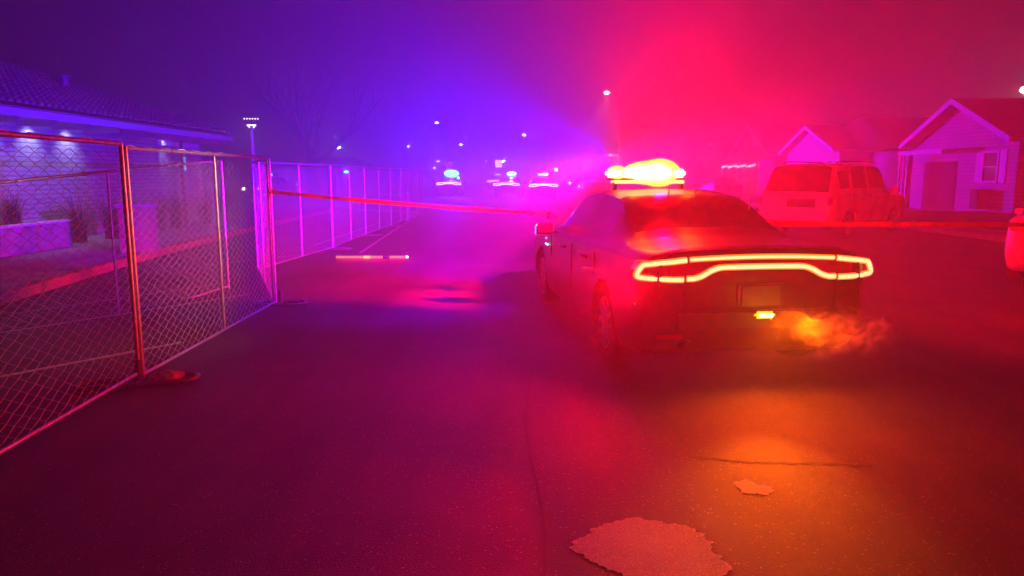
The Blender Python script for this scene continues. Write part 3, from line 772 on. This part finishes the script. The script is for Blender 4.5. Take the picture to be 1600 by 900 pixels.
# silver sedan cut by the right edge
SED = [(a[0] * .95, *a[1:]) for a in CH]
sed = thing('parked_sedan', 'pale silver sedan cut off by the right edge of the picture', 'sedan', (9.30, 11.85, 0), R(-39))
body, L = car_body(sed, SED, M_silver, [('rear_window', .98, 1.63, 6.05, 8), ('side_window', 1.35, 2.15, 5.15, 5.95), ('side_window', 2.24, 3.22, 5.15, 5.95), ('windshield', 2.9, 3.5, 6.05, 8)], [(.97, .93), (3.87, .93)], .34)
add_wheels(sed, [(.97, .93), (3.87, .93)], L, .34)
y0 = -L / 2
for sx in (-1, 1):
    MB().box((sx * .70, y0 + .01, .90), (.34, .07, .13)).build('tail_light', M_redlens, sed, bevel=.02)
    MB().ball((sx * 1.0, y0 + 3.1, .99), .10, 12, 8, (1, .5, .7)).build('mirror', M_silver, sed, 60)
MB().box((0, y0 - .03, .50), (1.5, .1, .2)).build('bumper', M_silver, sed, bevel=.03)
MB().box((0, y0 - .02, .82), (.32, .02, .15)).build('number_plate', M_plate, sed)

# ------------------------------------------------------------------ exhaust smoke
sm = bpy.data.materials.new('exhaust_vapour'); sm.use_nodes = True
nt = sm.node_tree; nt.nodes.remove(nt.nodes['Principled BSDF']); N = nt.nodes.new; Lk = nt.links.new
tc = N('ShaderNodeTexCoord')
n1 = N('ShaderNodeTexNoise'); n1.inputs['Scale'].default_value = 7.5; n1.inputs['Detail'].default_value = 9; n1.inputs['Roughness'].default_value = .68; n1.inputs['Distortion'].default_value = 1.6
Lk(tc.outputs['Object'], n1.inputs['Vector'])
mp = N('ShaderNodeVectorMath'); mp.operation = 'DIVIDE'; mp.inputs[1].default_value = (.49, .29, .29); Lk(tc.outputs['Object'], mp.inputs[0])
ln = N('ShaderNodeVectorMath'); ln.operation = 'LENGTH'; Lk(mp.outputs[0], ln.inputs[0])
fall = N('ShaderNodeMapRange'); fall.inputs['From Min'].default_value = 1.0; fall.inputs['From Max'].default_value = .3; fall.inputs['To Min'].default_value = -.26; fall.inputs['To Max'].default_value = .0
Lk(ln.outputs['Value'], fall.inputs['Value'])
ad = N('ShaderNodeMath'); ad.operation = 'ADD'; Lk(n1.outputs['Fac'], ad.inputs[0]); Lk(fall.outputs[0], ad.inputs[1])
dn = N('ShaderNodeMapRange'); dn.inputs['From Min'].default_value = .45; dn.inputs['From Max'].default_value = .62; dn.inputs['To Min'].default_value = 0; dn.inputs['To Max'].default_value = 5.2
Lk(ad.outputs[0], dn.inputs['Value'])
pv = N('ShaderNodeVolumePrincipled'); pv.inputs['Color'].default_value = (.95, .95, .95, 1); pv.inputs['Anisotropy'].default_value = .2
Lk(dn.outputs[0], pv.inputs['Density']); Lk(pv.outputs[0], nt.nodes['Material Output'].inputs['Volume'])
def smoke(loc, sc_, rz, label):
    o = MB().ball((0, 0, 0), .5, 20, 14, (1, .6, .6)).build('exhaust_smoke', sm, None); o.location = loc; o.rotation_euler = (0, R(8), rz); o.scale = sc_
    o['kind'] = 'stuff'; o['label'] = label; o['category'] = 'smoke'
    return o
smoke(car_pt(.42, -2.92, .53), (1.5, .8, 1.1), .12, 'curling exhaust smoke lit orange beside the warning lamp')

# ------------------------------------------------------------------ left building
bd = thing('brick_building', 'long painted brick building with tiled hip roof and lit wall behind the fence', 'building', (0, 0, 0))
WX, EX = -10.35, -9.62
Y0, Y1 = -2.0, 24.9
MB().box(((WX - 22) / 2, (Y0 + Y1) / 2, 1.45), (abs(-22 - WX), Y1 - Y0, 2.9)).build('wall', M_brick, bd)
ez = 2.93; EY = 25.75; slope = .355
def hip_pt(t): return (EX - t, EY - t, ez + .05 + slope * t)
rt = 5.6
# roof planes (solid slab), tiles on top
b = MB()
A = (EX, Y0 - 3, ez + .03); B = (EX, EY, ez + .03); Cc = hip_pt(rt); D_ = (EX - rt, Y0 - 3, ez + .03 + slope * rt)
B2 = (-24, EY, ez + .03)
b.add([A, B, (Cc[0], Cc[1], Cc[2] - .02), (D_[0], D_[1], D_[2])], [(0, 1, 2, 3)])
b.add([B, B2, (-18, EY - rt, Cc[2] - .02), (Cc[0], Cc[1], Cc[2] - .02)], [(0, 1, 2, 3)])
rf = b.build('roof', M_tile, bd)
# barrel tiles in rows: half cylinders running up the slope, each course a short lifted piece
tb = MB(); tw = .235; cl = .36
sdir = Vector((-1, 0, slope)).normalized()
def barrel(mb, base, d, side, up, r, ln, lift):
    vs = []; n = 5
    for e, (f_, rr) in enumerate(((0, 1.0), (1, .82))):
        c = base + d * ln * f_ + up * (lift * (1 - f_))
        for k in range(n + 1):
            a = math.pi * k / n; vs.append(c + side * math.cos(a) * r * rr + up * math.sin(a) * r * rr)
    fs = [(k, k + 1, k + n + 2, k + n + 1) for k in range(n)] + [tuple(range(n + 1))]
    mb.add(vs, fs)
up1 = Vector((slope, 0, 1)).normalized()
y = 9.0
while y < EY - .1:
    s_ = 0.0; smax = min(rt, (EY - y)) * math.sqrt(1 + slope ** 2)
    while s_ < smax - .1:
        p = Vector((EX + .05, y, ez + .05)) + sdir * s_
        barrel(tb, p, sdir, Vector((0, 1, 0)), up1, .078, min(cl * 1.08, smax - s_ + .02), .03); s_ += cl
    y += tw
tb.build('roof_tiles', M_tile, rf, 60)
tb = MB(); sdir2 = Vector((0, -1, slope)).normalized(); up2 = Vector((0, slope, 1)).normalized()
# ridge tiles along the hip
hd = (Vector(hip_pt(rt)) - Vector(hip_pt(0))).normalized(); k = 0.0
while k < (Vector(hip_pt(rt)) - Vector(hip_pt(0))).length:
    barrel(tb, Vector(hip_pt(0)) + hd * k + Vector((0, 0, .04)), hd, hd.cross(Vector((0, 0, 1))).normalized(), Vector((0, 0, 1)), .11, .4, .03); k += .37
tb.build('hip_tiles', M_tile, rf, 60)
MB().box((EX - .02, (Y0 + EY) / 2, ez - .075), (.045, EY - Y0 + .1, .19)).build('fascia', M_trim, bd)
MB().box(((EX - 24) / 2, EY + .04, ez - .075), (abs(-24 - EX), .045, .19)).build('fascia', M_trim, bd)
MB().box(((WX + EX) / 2 - .15, (Y0 + EY) / 2 - .05, ez - .005), (abs(WX - EX) + .35, EY - Y0, .03)).build('soffit', M_soffit, bd)
y = 6.0
while y < EY:
    rb = MB().box(((WX + EX) / 2 + .02, y, ez - .235), (abs(WX - EX) + .14, .09, .12)); rb.build('rafter', M_soffit, bd)
    y += 1.22
b = MB().tube([(-9.78, 22.1, .1), (-9.78, 22.1, 2.76)], .055, 8); b.build('post', M_wood, bd)
MB().box((-10.30, 23.2, 2.55), (.1, 2.6, .12)).build('beam', M_trim, bd)
lt = MB().box((-9.80, 22.35, 1.95), (.05, .07, .42)).build('post_reflection', E_cyan, bd, bevel=.01)  # cyan reflection at the post, painted as a glowing strip
b = MB(); b.tube([(-12.5, 21.2, 3.9), (-12.5, 21.2, 4.34)], .10, 10); b.tube([(-12.5, 21.2, 4.32), (-12.5, 21.2, 4.36)], .17, 10); b.build('roof_vent', M_pole, bd, 40)
for i, yy_ in enumerate((13.4, 14.7, 16.05, 17.4, 21.9)):
    MB().tube([(-10.05, yy_, ez - .06), (-10.05, yy_, ez - .02)], .06, 14).build('soffit_lamp', E_led, bd, 50)
    lamp('soffit_downlight', 'SPOT', (-10.06, yy_, ez - .09), 110 if i < 4 else 60, (.45, .45, 1), .03, (-10.40, yy_, .6), 100, 1)
# raised planter in front of the wall
pl = thing('planter', 'long raised concrete planter bed along the brick wall', 'planter', (0, 0, 0))
MB().box((-9.36, 8.0, .40), (.16, 15.0, .52)).build('wall', M_conc, pl)
MB().box((-9.37, 8.0, .68), (.24, 15.05, .04)).build('cap', M_trim, pl)
MB().box((-9.9, 15.45, .40), (1.0, .14, .52)).build('wall', M_conc, pl)
MB().box((-9.85, 8.0, .60), (.83, 14.7, .06)).build('soil', M_soil, pl)
def shrub(x, y, z, h, n, label, seed, spread=.5):
    rnd = random.Random(seed); vs = []; fs = []
    for i in range(n):
        a = rnd.uniform(0, 6.28); l = h * rnd.uniform(.6, 1.1); lean = rnd.uniform(.05, spread)
        p = Vector((rnd.uniform(-.12, .12), rnd.uniform(-.12, .12), 0)); d = Vector((math.cos(a), math.sin(a), 0)); w = rnd.uniform(.005, .010)
        sd = Vector((-d.y, d.x, 0)); o_ = len(vs)
        for k in range(5):
            t = k / 4; c = p + d * lean * l * t * t * 1.6 + Vector((0, 0, l * (t - .28 * t * t * lean * 2)))
            vs += [c - sd * w * (1 - t * .9), c + sd * w * (1 - t * .9)]
        for k in range(4): fs.append((o_ + 2*k, o_ + 2*k+1, o_ + 2*k+3, o_ + 2*k+2))
    o = MB().add(vs, fs).build('ornamental_grass', M_leaf); o.location = (x, y, z)
    return tag(o, label, 'grass clump', 'grass clumps by the brick wall')
rnd = random.Random(11)
clumps = [(-9.85, 12.6), (-9.8, 13.6), (-9.8, 14.5), (-9.6, 16.3), (-9.4, 17.3), (-9.5, 18.4), (-9.4, 19.6), (-9.5, 20.9), (-9.3, 22.4)]
cl_names = ['in the planter at the left edge', 'in the planter second from the left edge', 'at the end of the raised planter', 'just past the planter end', 'behind the wider brick pillar', 'between the brick pillars and the downlit wall', 'in the darker middle of the wall', 'before the dark roof post', 'beside the building corner']
for i, (x, y) in enumerate(clumps):
    shrub(x, y, .62 if y < 15.2 else .14, .75 if y < 15.2 else 1.15, 260, 'dry grass clump ' + cl_names[i], i)
# two low pillars by the walkway
for i, (x, y, w, h, lb_) in enumerate(((-7.75, 14.9, .28, .80, 'narrow low brick pillar left of the wider one behind the fence'), (-7.35, 14.5, .55, .86, 'wide low brick pillar with a cap behind the fence joint'))):
    t = thing('brick_pillar', lb_, 'pillar', (x, y, .145), R(10), 'low brick pillars by the walkway')
    MB().box((0, 0, h / 2), (w, w, h)).build('shaft', brick_mat('pillar_brick', (.45, .2, .12), (.38, .16, .1), (.3, .27, .25), .22, .075) if i == 0 else bpy.data.materials['pillar_brick'], t)
    MB().box((0, 0, h + .035), (w + .08, w + .08, .07)).build('cap', M_conc, t, bevel=.01)

# flood lamp pole behind the fence
fl = thing('flood_lamp_pole', 'red-lit pole with a row of small LEDs and a V bracket above the fence', 'lamp post', (-7.62, 22.0, 0))
MB().tube([(0, 0, 0), (0, 0, 3.0)], [.065, .055], 12).build('pole', M_pole, fl, 50)
b = MB(); b.tube([(0, 0, 2.95), (-.12, 0, 3.06)], .018, 6); b.tube([(0, 0, 2.95), (.12, 0, 3.06)], .018, 6); b.tube([(-.13, 0, 3.065), (.13, 0, 3.065)], .018, 6); b.build('bracket', E_led, fl, 50)
b = MB().tube([(0, 0, 3.07), (0, 0, 3.24)], .014, 6); b.build('stem', M_blackpl, fl)
hd_ = MB().box((0, .03, 3.25), (.50, .06, .05)).build('lamp_head', M_blackpl, fl)
b = MB()
for k in range(6): b.ball((-.2 + .08 * k, -.01, 3.245), .020, 8, 6)
b.build('led_row', E_led, hd_)
lamp('flood_lamp_light', 'SPOT', (-7.62, 21.9, 3.0), 20, (.9, .9, 1), .05, (-6.5, 18, 0), 140, 1)

# ------------------------------------------------------------------ street lamps
def street_lamp(x, y, z, arm, label, r=.16, m=None, pole_r=.07):
    m = m or (E_white_vfar if y > 120 else E_white_far if y > 55 else E_white)
    t = thing('street_lamp', label, 'street lamp', (x - arm, y, 0), 0, 'street lamps')
    MB().tube([(0, 0, 0), (0, 0, z - .1)], [pole_r, pole_r * .6], 8).build('pole', M_pole, t, 50)
    MB().tube([(0, 0, z - .2), (arm * .5, 0, z + .02), (arm, 0, z + .06)], .03, 6).build('arm', M_pole, t, 50)
    h = MB().box((arm, 0, z + .06), (.5, .22, .07)).build('lamp_head', M_pole, t, bevel=.02)
    MB().ball((arm, 0, z), r, 12, 8, (1, 1, .6)).build('lamp_glass', m, h, 80)
    return t
street_lamp(7.5, 60, 8.05, -1.15, 'tall street lamp high above the carport throwing a pale cone of light', .22)
street_lamp(42.2, 62, 8.5, 1.2, 'brilliant street lamp over the roof at the far right', .55)
street_lamp(-10.0, 100, 8.45, 1.2, 'street lamp high in the blue haze left of the cyan flash', .26)
street_lamp(-10.2, 150, 7.6, 1.2, 'small street lamp just above and right of the cyan flash', .26)
street_lamp(2.2, 135, 8.7, 1.2, 'lone dim street lamp over the middle of the road', .22)
street_lamp(-23.5, 170, 8.0, 1.2, 'very small street lamp far off above the fence row end', .25)
street_lamp(-18.8, 190, 5.0, 1.2, 'low street lamp immediately left of the cyan flash', .32)
street_lamp(-20.9, 90, 4.85, -1.0, 'bright parking lamp right of the bare tree', .30)
street_lamp(-24.1, 100, 3.5, -1.0, 'lower parking lamp beside the bare tree trunk', .26)
street_lamp(-28.3, 120, 7.7, 1.0, 'faint lamp tucked among the bare tree branches', .14)
street_lamp(-7.2, 210, 5.4, 1.0, 'pinpoint lamp right beside the square road sign', .22)
lamp('street_lamp_beam', 'SPOT', (7.5, 59.9, 7.9), 900, (1, .8, .9), .1, (6.3, 59, 0), 75, .8)
lamp('street_lamp_beam', 'SPOT', (42.2, 61.7, 8.4), 3000, (1, .9, .75), .3, (41, 55, 0), 170, 1)
for (x, y, z, p) in ((-20.9, 90, 4.5, 70),):
    lamp('street_lamp_glow', 'POINT', (x, y - .5, z), p, (.8, .85, 1), .2)

# ------------------------------------------------------------------ houses on the right, all facing the street
def house(yc, hw, depth, apex, eave, X, label, wallm, extra=None, over=.55):
    h = thing('house', label, 'house', (X, yc, 0), 0, 'low gabled houses along the right side')
    # local x = into the plot, y along street
    b = MB(); wl = hw - .25
    sl = (apex - eave) / hw
    poly = [(0, -wl, 0), (0, wl, 0), (0, wl, apex - sl * wl - .1), (0, 0, apex - .1), (0, -wl, apex - sl * wl - .1)]
    b.prism(poly, (depth, 0, 0)); b.build('wall', wallm, h)
    b = MB(); th = .12
    for s in (-1, 1):
        b.prism([(-over, 0, apex), (-over, s * hw, eave), (-over, s * hw, eave + th), (-over, 0, apex + th)], (depth + 2 * over, 0, 0))
    b.build('roof', M_shingle, h)
    for s in (-1, 1):
        a = Vector((-over - .035, 0, apex + .02)); c = Vector((-over - .035, s * (hw + .03), eave + .01))
        MB().prism([a + Vector((0, 0, .10)), c + Vector((0, 0, .10)), c - Vector((0, 0, .14)), a - Vector((0, 0, .14))], (.03, 0, 0)).build('barge_board', M_trim, h)
        MB().box((depth / 2, s * (hw + .02), eave + .0), (depth + 2 * over, .04, .16)).build('fascia', M_trim, h)
    return h
def window(h, y, z0, z1, w, shutters=True, depth=.04):
    fr = MB()
    zc = (z0 + z1) / 2
    for a in (-1, 1): fr.box((-.03, y + a * w / 2, zc), (.08, .09, z1 - z0 + .18))
    for z in (z0, z1): fr.box((-.035, y, z), (.085, w + .09, .09))
    fr.box((-.025, y, zc), (.05, w, .05))
    f = fr.build('window', M_trim, h)
    MB().box((-.008, y, zc), (.02, w - .09, z1 - z0 - .09)).build('pane', M_winglass, f)
    if shutters:
        for a in (-1, 1):
            s_ = MB(); s_.box((-.02, y + a * (w / 2 + .28), zc), (.04, .40, z1 - z0 + .1))
            for k in range(12): s_.box((-.045, y + a * (w / 2 + .28), z0 + (z1 - z0) * (k + .5) / 12), (.015, .32, .03))
            s_.build('shutter', M_trim, h)
HX = 18.85
h1 = house(32.4, 4.0, 12, 4.75, 2.95, HX + .55, 'nearest house at right with pale gable, shuttered window and porch beam', M_siding, over=.55)
window(h1, -2.2, 1.35, 2.55, .95)
MB().box((-1.0, 1.3, 2.62), (.14, 3.6, .2)).build('porch_beam', M_trim, h1)
for y in (3.0, 2.3, 2.65): MB().box((-1.0, y, 1.25), (.09, .09, 2.5)).build('porch_post', M_trim, h1)
MB().box((-.02, 1.35, 1.1), (.04, 2.5, 2.2)).build('door', M_dark, h1)
MB().box((-.35, -2.2, .65), (.5, .55, .8)).build('planter_box', M_wood, h1, bevel=.03)
h2 = house(48.4, 4.45, 4, 4.65, 3.05, HX + .5, 'middle house with bright violet gable above the white SUV', M_siding, over=.5)
window(h2, 1.5, 1.3, 2.4, 1.1, False); window(h2, -1.4, 1.3, 2.5, .8, False); window(h2, -3.0, 1.3, 2.5, .9, False)
MB().box((-.03, .2, 2.3), (.05, .3, .5)).build('vent', M_wood, h2)
# its wide hip roof and garage block behind
X0, X1, YA, YB, rz_, ezz = .9, 13, -9.3, 4.6, 5.1, 3.0
b = MB().box(((X0 + X1) / 2 + .4, (YA + YB) / 2, 1.45), (X1 - X0 - .9, YB - YA - 1.0, 2.9)); b.build('wall', M_siding, h2)
ym = (YA + YB) / 2
b = MB(); b.add([(X0, YA, ezz), (X1, YA, ezz), (X1, YB, ezz), (X0, YB, ezz), (X0 + 1.0, ym, rz_), (X1 - 1, ym, rz_)], [(0, 1, 5, 4), (1, 2, 5), (2, 3, 4, 5), (3, 0, 4), (0, 3, 2, 1)])
b.build('roof', M_shingle, h2)
MB().box((7, YA - .02, ezz - .02), (12, .04, .18)).build('fascia', M_trim, h2)
MB().box((6.5, YA + .47, 1.15), (5, .06, 2.3)).build('garage_door', M_dark, h2)
h3 = house(60.0, 5.2, 14, 5.5, 3.1, HX + .5, 'third house with dark gable, small lit attic vent and white porch trim', M_brick2)
MB().prism([(-.03, -1.6, 3.9), (-.03, .2, 3.9), (-.03, -.2, 4.9)], (-.03, 0, 0)).build('attic_vent', M_trim, h3)
MB().box((-1.2, .4, 2.5), (.12, 9.0, .14)).build('porch_beam', M_trim, h3)
for k in range(5): MB().box((-1.2, -4.0 + 2.1 * k, 1.2), (.12, .12, 2.4)).build('porch_post', M_trim, h3)
MB().box((-.6, -5.0, 1.4), (1.1, .5, 2.7)).build('porch_wall', M_trim, h3)
sl_ = MB().tube([(-1.28, -4.6 + .3 * k, 2.42 - .05 * (k % 3)) for k in range(30)], .012, 5); sl_ = sl_.build('light_string', M_trim, h3)
for k in range(15): MB().ball((-1.30, -4.6 + .6 * k, 2.36 - .04 * (k % 4)), .06 + .02 * (k % 3), 8, 6).build('bulb', E_porch, sl_)
for y in (-2.5, .5, 3.2): window(h3, y, 1.1, 2.2, 1.1, False)
h4 = house(71.5, 4.5, 12, 4.6, 3.0, HX + .5, 'farthest gabled house, faint in the red haze', M_brick2)
window(h4, -1.5, 1.1, 2.2, 1.2, False); window(h4, 1.8, 1.1, 2.2, 1.2, False)
for k in range(3): MB().box((-1.2, -3.6 + 1.4 * k, 1.2), (.14, .14, 2.4)).build('porch_post', M_trim, h4)

# carport with pale lit column above the patrol bar
cp = thing('carport', 'flat carport frame with one bright white column above the red bar', 'carport', (11.0, 80, 0))
MB().box((-.6, 0, 3.68), (1.8, 2.5, .10)).build('roof', M_trim, cp)
MB().box((.45, 0, 1.8), (.36, .36, 3.6)).build('column', M_trim, cp)
MB().box((1.75, 1, 1.5), (.22, .22, 3.0)).build('column', M_trim, cp)
MB().ball((-.65, -1.3, 3.66), .10).build('lamp', E_white, cp)
lamp('carport_lamp', 'POINT', (10.9, 77.6, 3.3), 110, (1, .85, .75), .1)

# ------------------------------------------------------------------ far left: building, barricade, sign
pb = thing('portable_building', 'low dark portable building with blue-lit door frame beyond the fence', 'building', (-13.4, 62, 0))
MB().box((0, 0, 1.1), (9, 5, 2.2)).build('wall', M_siding, pb)
b = MB(); b.add([(-3.6, -2.9, 2.25), (1.8, -2.9, 2.25), (1.8, 2.9, 2.25), (-3.6, 2.9, 2.25), (-2, 0, 3.05), (.3, 0, 3.05)], [(0, 1, 5, 4), (1, 2, 5), (2, 3, 4, 5), (3, 0, 4), (0, 3, 2, 1)]); b.build('roof', M_shingle, pb)
dr = MB().box((-1.0, -2.53, 1.0), (.7, .04, 1.9)).build('door', M_blackpl, pb)
b = MB()
for x in (-1.42, -.58): b.box((x, -2.55, 1.0), (.09, .05, 2.0))
b.box((-1.0, -2.55, 2.03), (.93, .05, .1)); b.build('door_frame', M_trim, dr)
for x in (.9, 1.9, 2.9, 3.9): MB().box((x, -2.54, 1.1), (.06, .04, 2.0)).build('wall_batten', M_trim, pb)
bc = thing('barricade', 'red panel barricade with a blue beacon on top beyond the fence', 'barricade', (-8.9, 40, 0))
MB().box((0, 0, 1.43), (.42, .03, .46)).build('panel', mat('barricade_red', (.7, .05, .04), .4), bc)
for x in (-.15, .15): MB().tube([(x, .02, 0), (x, .02, 1.3)], .02, 6).build('leg', M_pole, bc)
MB().ball((0, 0, 1.78), .11, 10, 8, (1.2, .8, .6)).build('beacon', E_blue_core, bc)
lamp('barricade_beacon_lamp', 'POINT', (-8.9, 39.7, 1.95), 250, (.02, .06, 1), .05)
sg = thing('road_sign', 'small square white road sign with a dark barred ring far down the road', 'road sign', (-1.72, 95, 0))
MB().tube([(0, 0, 0), (0, 0, 2.6)], .04, 8).build('pole', M_pole, sg)
pn = MB().box((0, -.05, 3.0), (.80, .03, .85)).build('panel', emis('far_sign_reflected', (1, .75, 1), 6), sg, bevel=.01)  # reflected light on the sign, given as the panel's own glow
b = MB(); vs = []; fs = []
for k in range(24):
    t = 2 * math.pi * k / 24
    for r in (.33, .24): vs += [(r * math.cos(t), -.072, 3.0 + r * math.sin(t))]
for k in range(24): j = (k + 1) % 24; fs.append((2*k, 2*j, 2*j+1, 2*k+1))
b.add(vs, fs); b.box((0, -.072, 3.0), (.44, .004, .10)); b.build('sign_symbol', M_signdark, pn)

# light strip lying on the road between the fence and the patrol car
ls = thing('light_strip', 'segmented amber light strip lying on the asphalt in front of the fence', 'light strip', (-2.76, 14.4, 0))
MB().box((0, .02, .028), (1.42, .07, .05)).build('housing', M_blackpl, ls, bevel=.008)
x = -.68
k = 0
while x < .68:
    if not (.24 < x < .37):
        hot = -.15 < x < -.02
        MB().box((x, -.02, .032), (.022 if not hot else .036, .012, .05)).build('led_segment', E_strip_hot if hot else E_strip, ls)
    x += .042; k += 1
MB().ball((.70, -.01, .035), .022).build('end_lamp', E_pinkw, ls)
lamp('light_strip_glow', 'AREA', (-2.76, 14.33, .06), 6, (1, .0, .02), 1.3, (-2.5, 10, .0))

# ------------------------------------------------------------------ bare tree
def bare_tree(x, y, label, seed, H=11):
    rnd = random.Random(seed); t = thing('bare_tree', label, 'tree', (x, y, 0), 0)
    tr = MB(); br = MB()
    tr.tube([(0, 0, 0), (.05, 0, 1.2), (0, 0, 2.4)], [.55, .42, .40], 12); tr.build('trunk', M_bark, t, 60)
    def grow(p, d, l, r, depth):
        pts = [p]; rs = [r]; dd = d.copy(); q = p.copy(); n = 5
        for i in range(n):
            dd = (dd + Vector((rnd.uniform(-.16, .16), rnd.uniform(-.16, .16), rnd.uniform(-.05, .12)))).normalized()
            q = q + dd * l / n; pts.append(q.copy()); rs.append(r * (1 - .55 * (i + 1) / n))
        br.tube(pts, rs, 7 if depth < 2 else 4)
        if depth >= 4: return
        for i in range(3 if depth < 3 else 2):
            f_ = rnd.randint(2, n); a = Vector((rnd.uniform(-1, 1), rnd.uniform(-1, 1), rnd.uniform(.1, .8))).normalized()
            grow(pts[f_], (dd * .75 + a * .6).normalized(), l * rnd.uniform(.55, .8), rs[f_] * .7, depth + 1)
    for d in ((-.55, 0, 1), (.3, .1, 1), (.8, -.1, .55), (-.1, .3, 1), (.05, -.2, 1.2)):
        grow(Vector((0, 0, 2.2)), Vector(d).normalized(), H * .42, .24, 1)
    br.build('branches', M_bark, t, 60)
bare_tree(-15.6, 58, 'large leafless tree rising behind the fence beside the bright parking lamp', 5)

# small distant lights, cars and clutter at road level
for i, (x, y, z, r, m_, lb_) in enumerate((
    (4.5, 58, 1.0, .10, E_pinkw, 'small violet marker light low beside the distant patrol cars'),
    (5.4, 60, .7, .07, E_pinkw, 'faint marker light nearest the red roof bar'),
    (3.25, 55, 2.0, .13, E_pinkw, 'bright white flash on a post right of the last tail lights'),
    (-3.6, 50, 1.42, .09, E_blue_core, 'small cyan marker lamp just right of the left tail lights'),
    (-1.3, 120, 3.8, .16, E_white_vfar, 'pinpoint lamp right above the square road sign'),
    (-9.9, 95, 2.5, .10, E_white_far, 'low pinpoint lamp left of the cyan flash over the fence end'))):
    t = thing('marker_lamp', lb_, 'marker lamp', (x, y, 0), 0, 'marker lamps by the distant cars')
    MB().tube([(0, 0, 0), (0, 0, z)], .03, 6).build('post', M_pole, t); MB().ball((0, -.02, z), r).build('lamp', m_, t)
bol = thing('bollard', 'short pink-lit bollard at the end of the fence row', 'bollard', (-3.75, 26.5, 0))
MB().tube([(0, 0, 0), (0, 0, .95)], .05, 10).build('post', M_pole, bol, 50); MB().ball((0, 0, .98), .07).build('cap', M_trim, bol, 50)
for i, (x, y, rz, lb_) in enumerate(((6.2, 62, R(10), 'dark sedan parked beyond the red roof bar, just left of it'), (8.6, 55, R(-8), 'dark sedan parked behind the red glare'),
                                      (13.5, 48, R(-5), 'dark sedan parked in front of the violet gable'))):
    # unlit copies of the silver sedan
    dup(sed, (x, y, 0), rz, lb_, 'sedans parked far down the street')
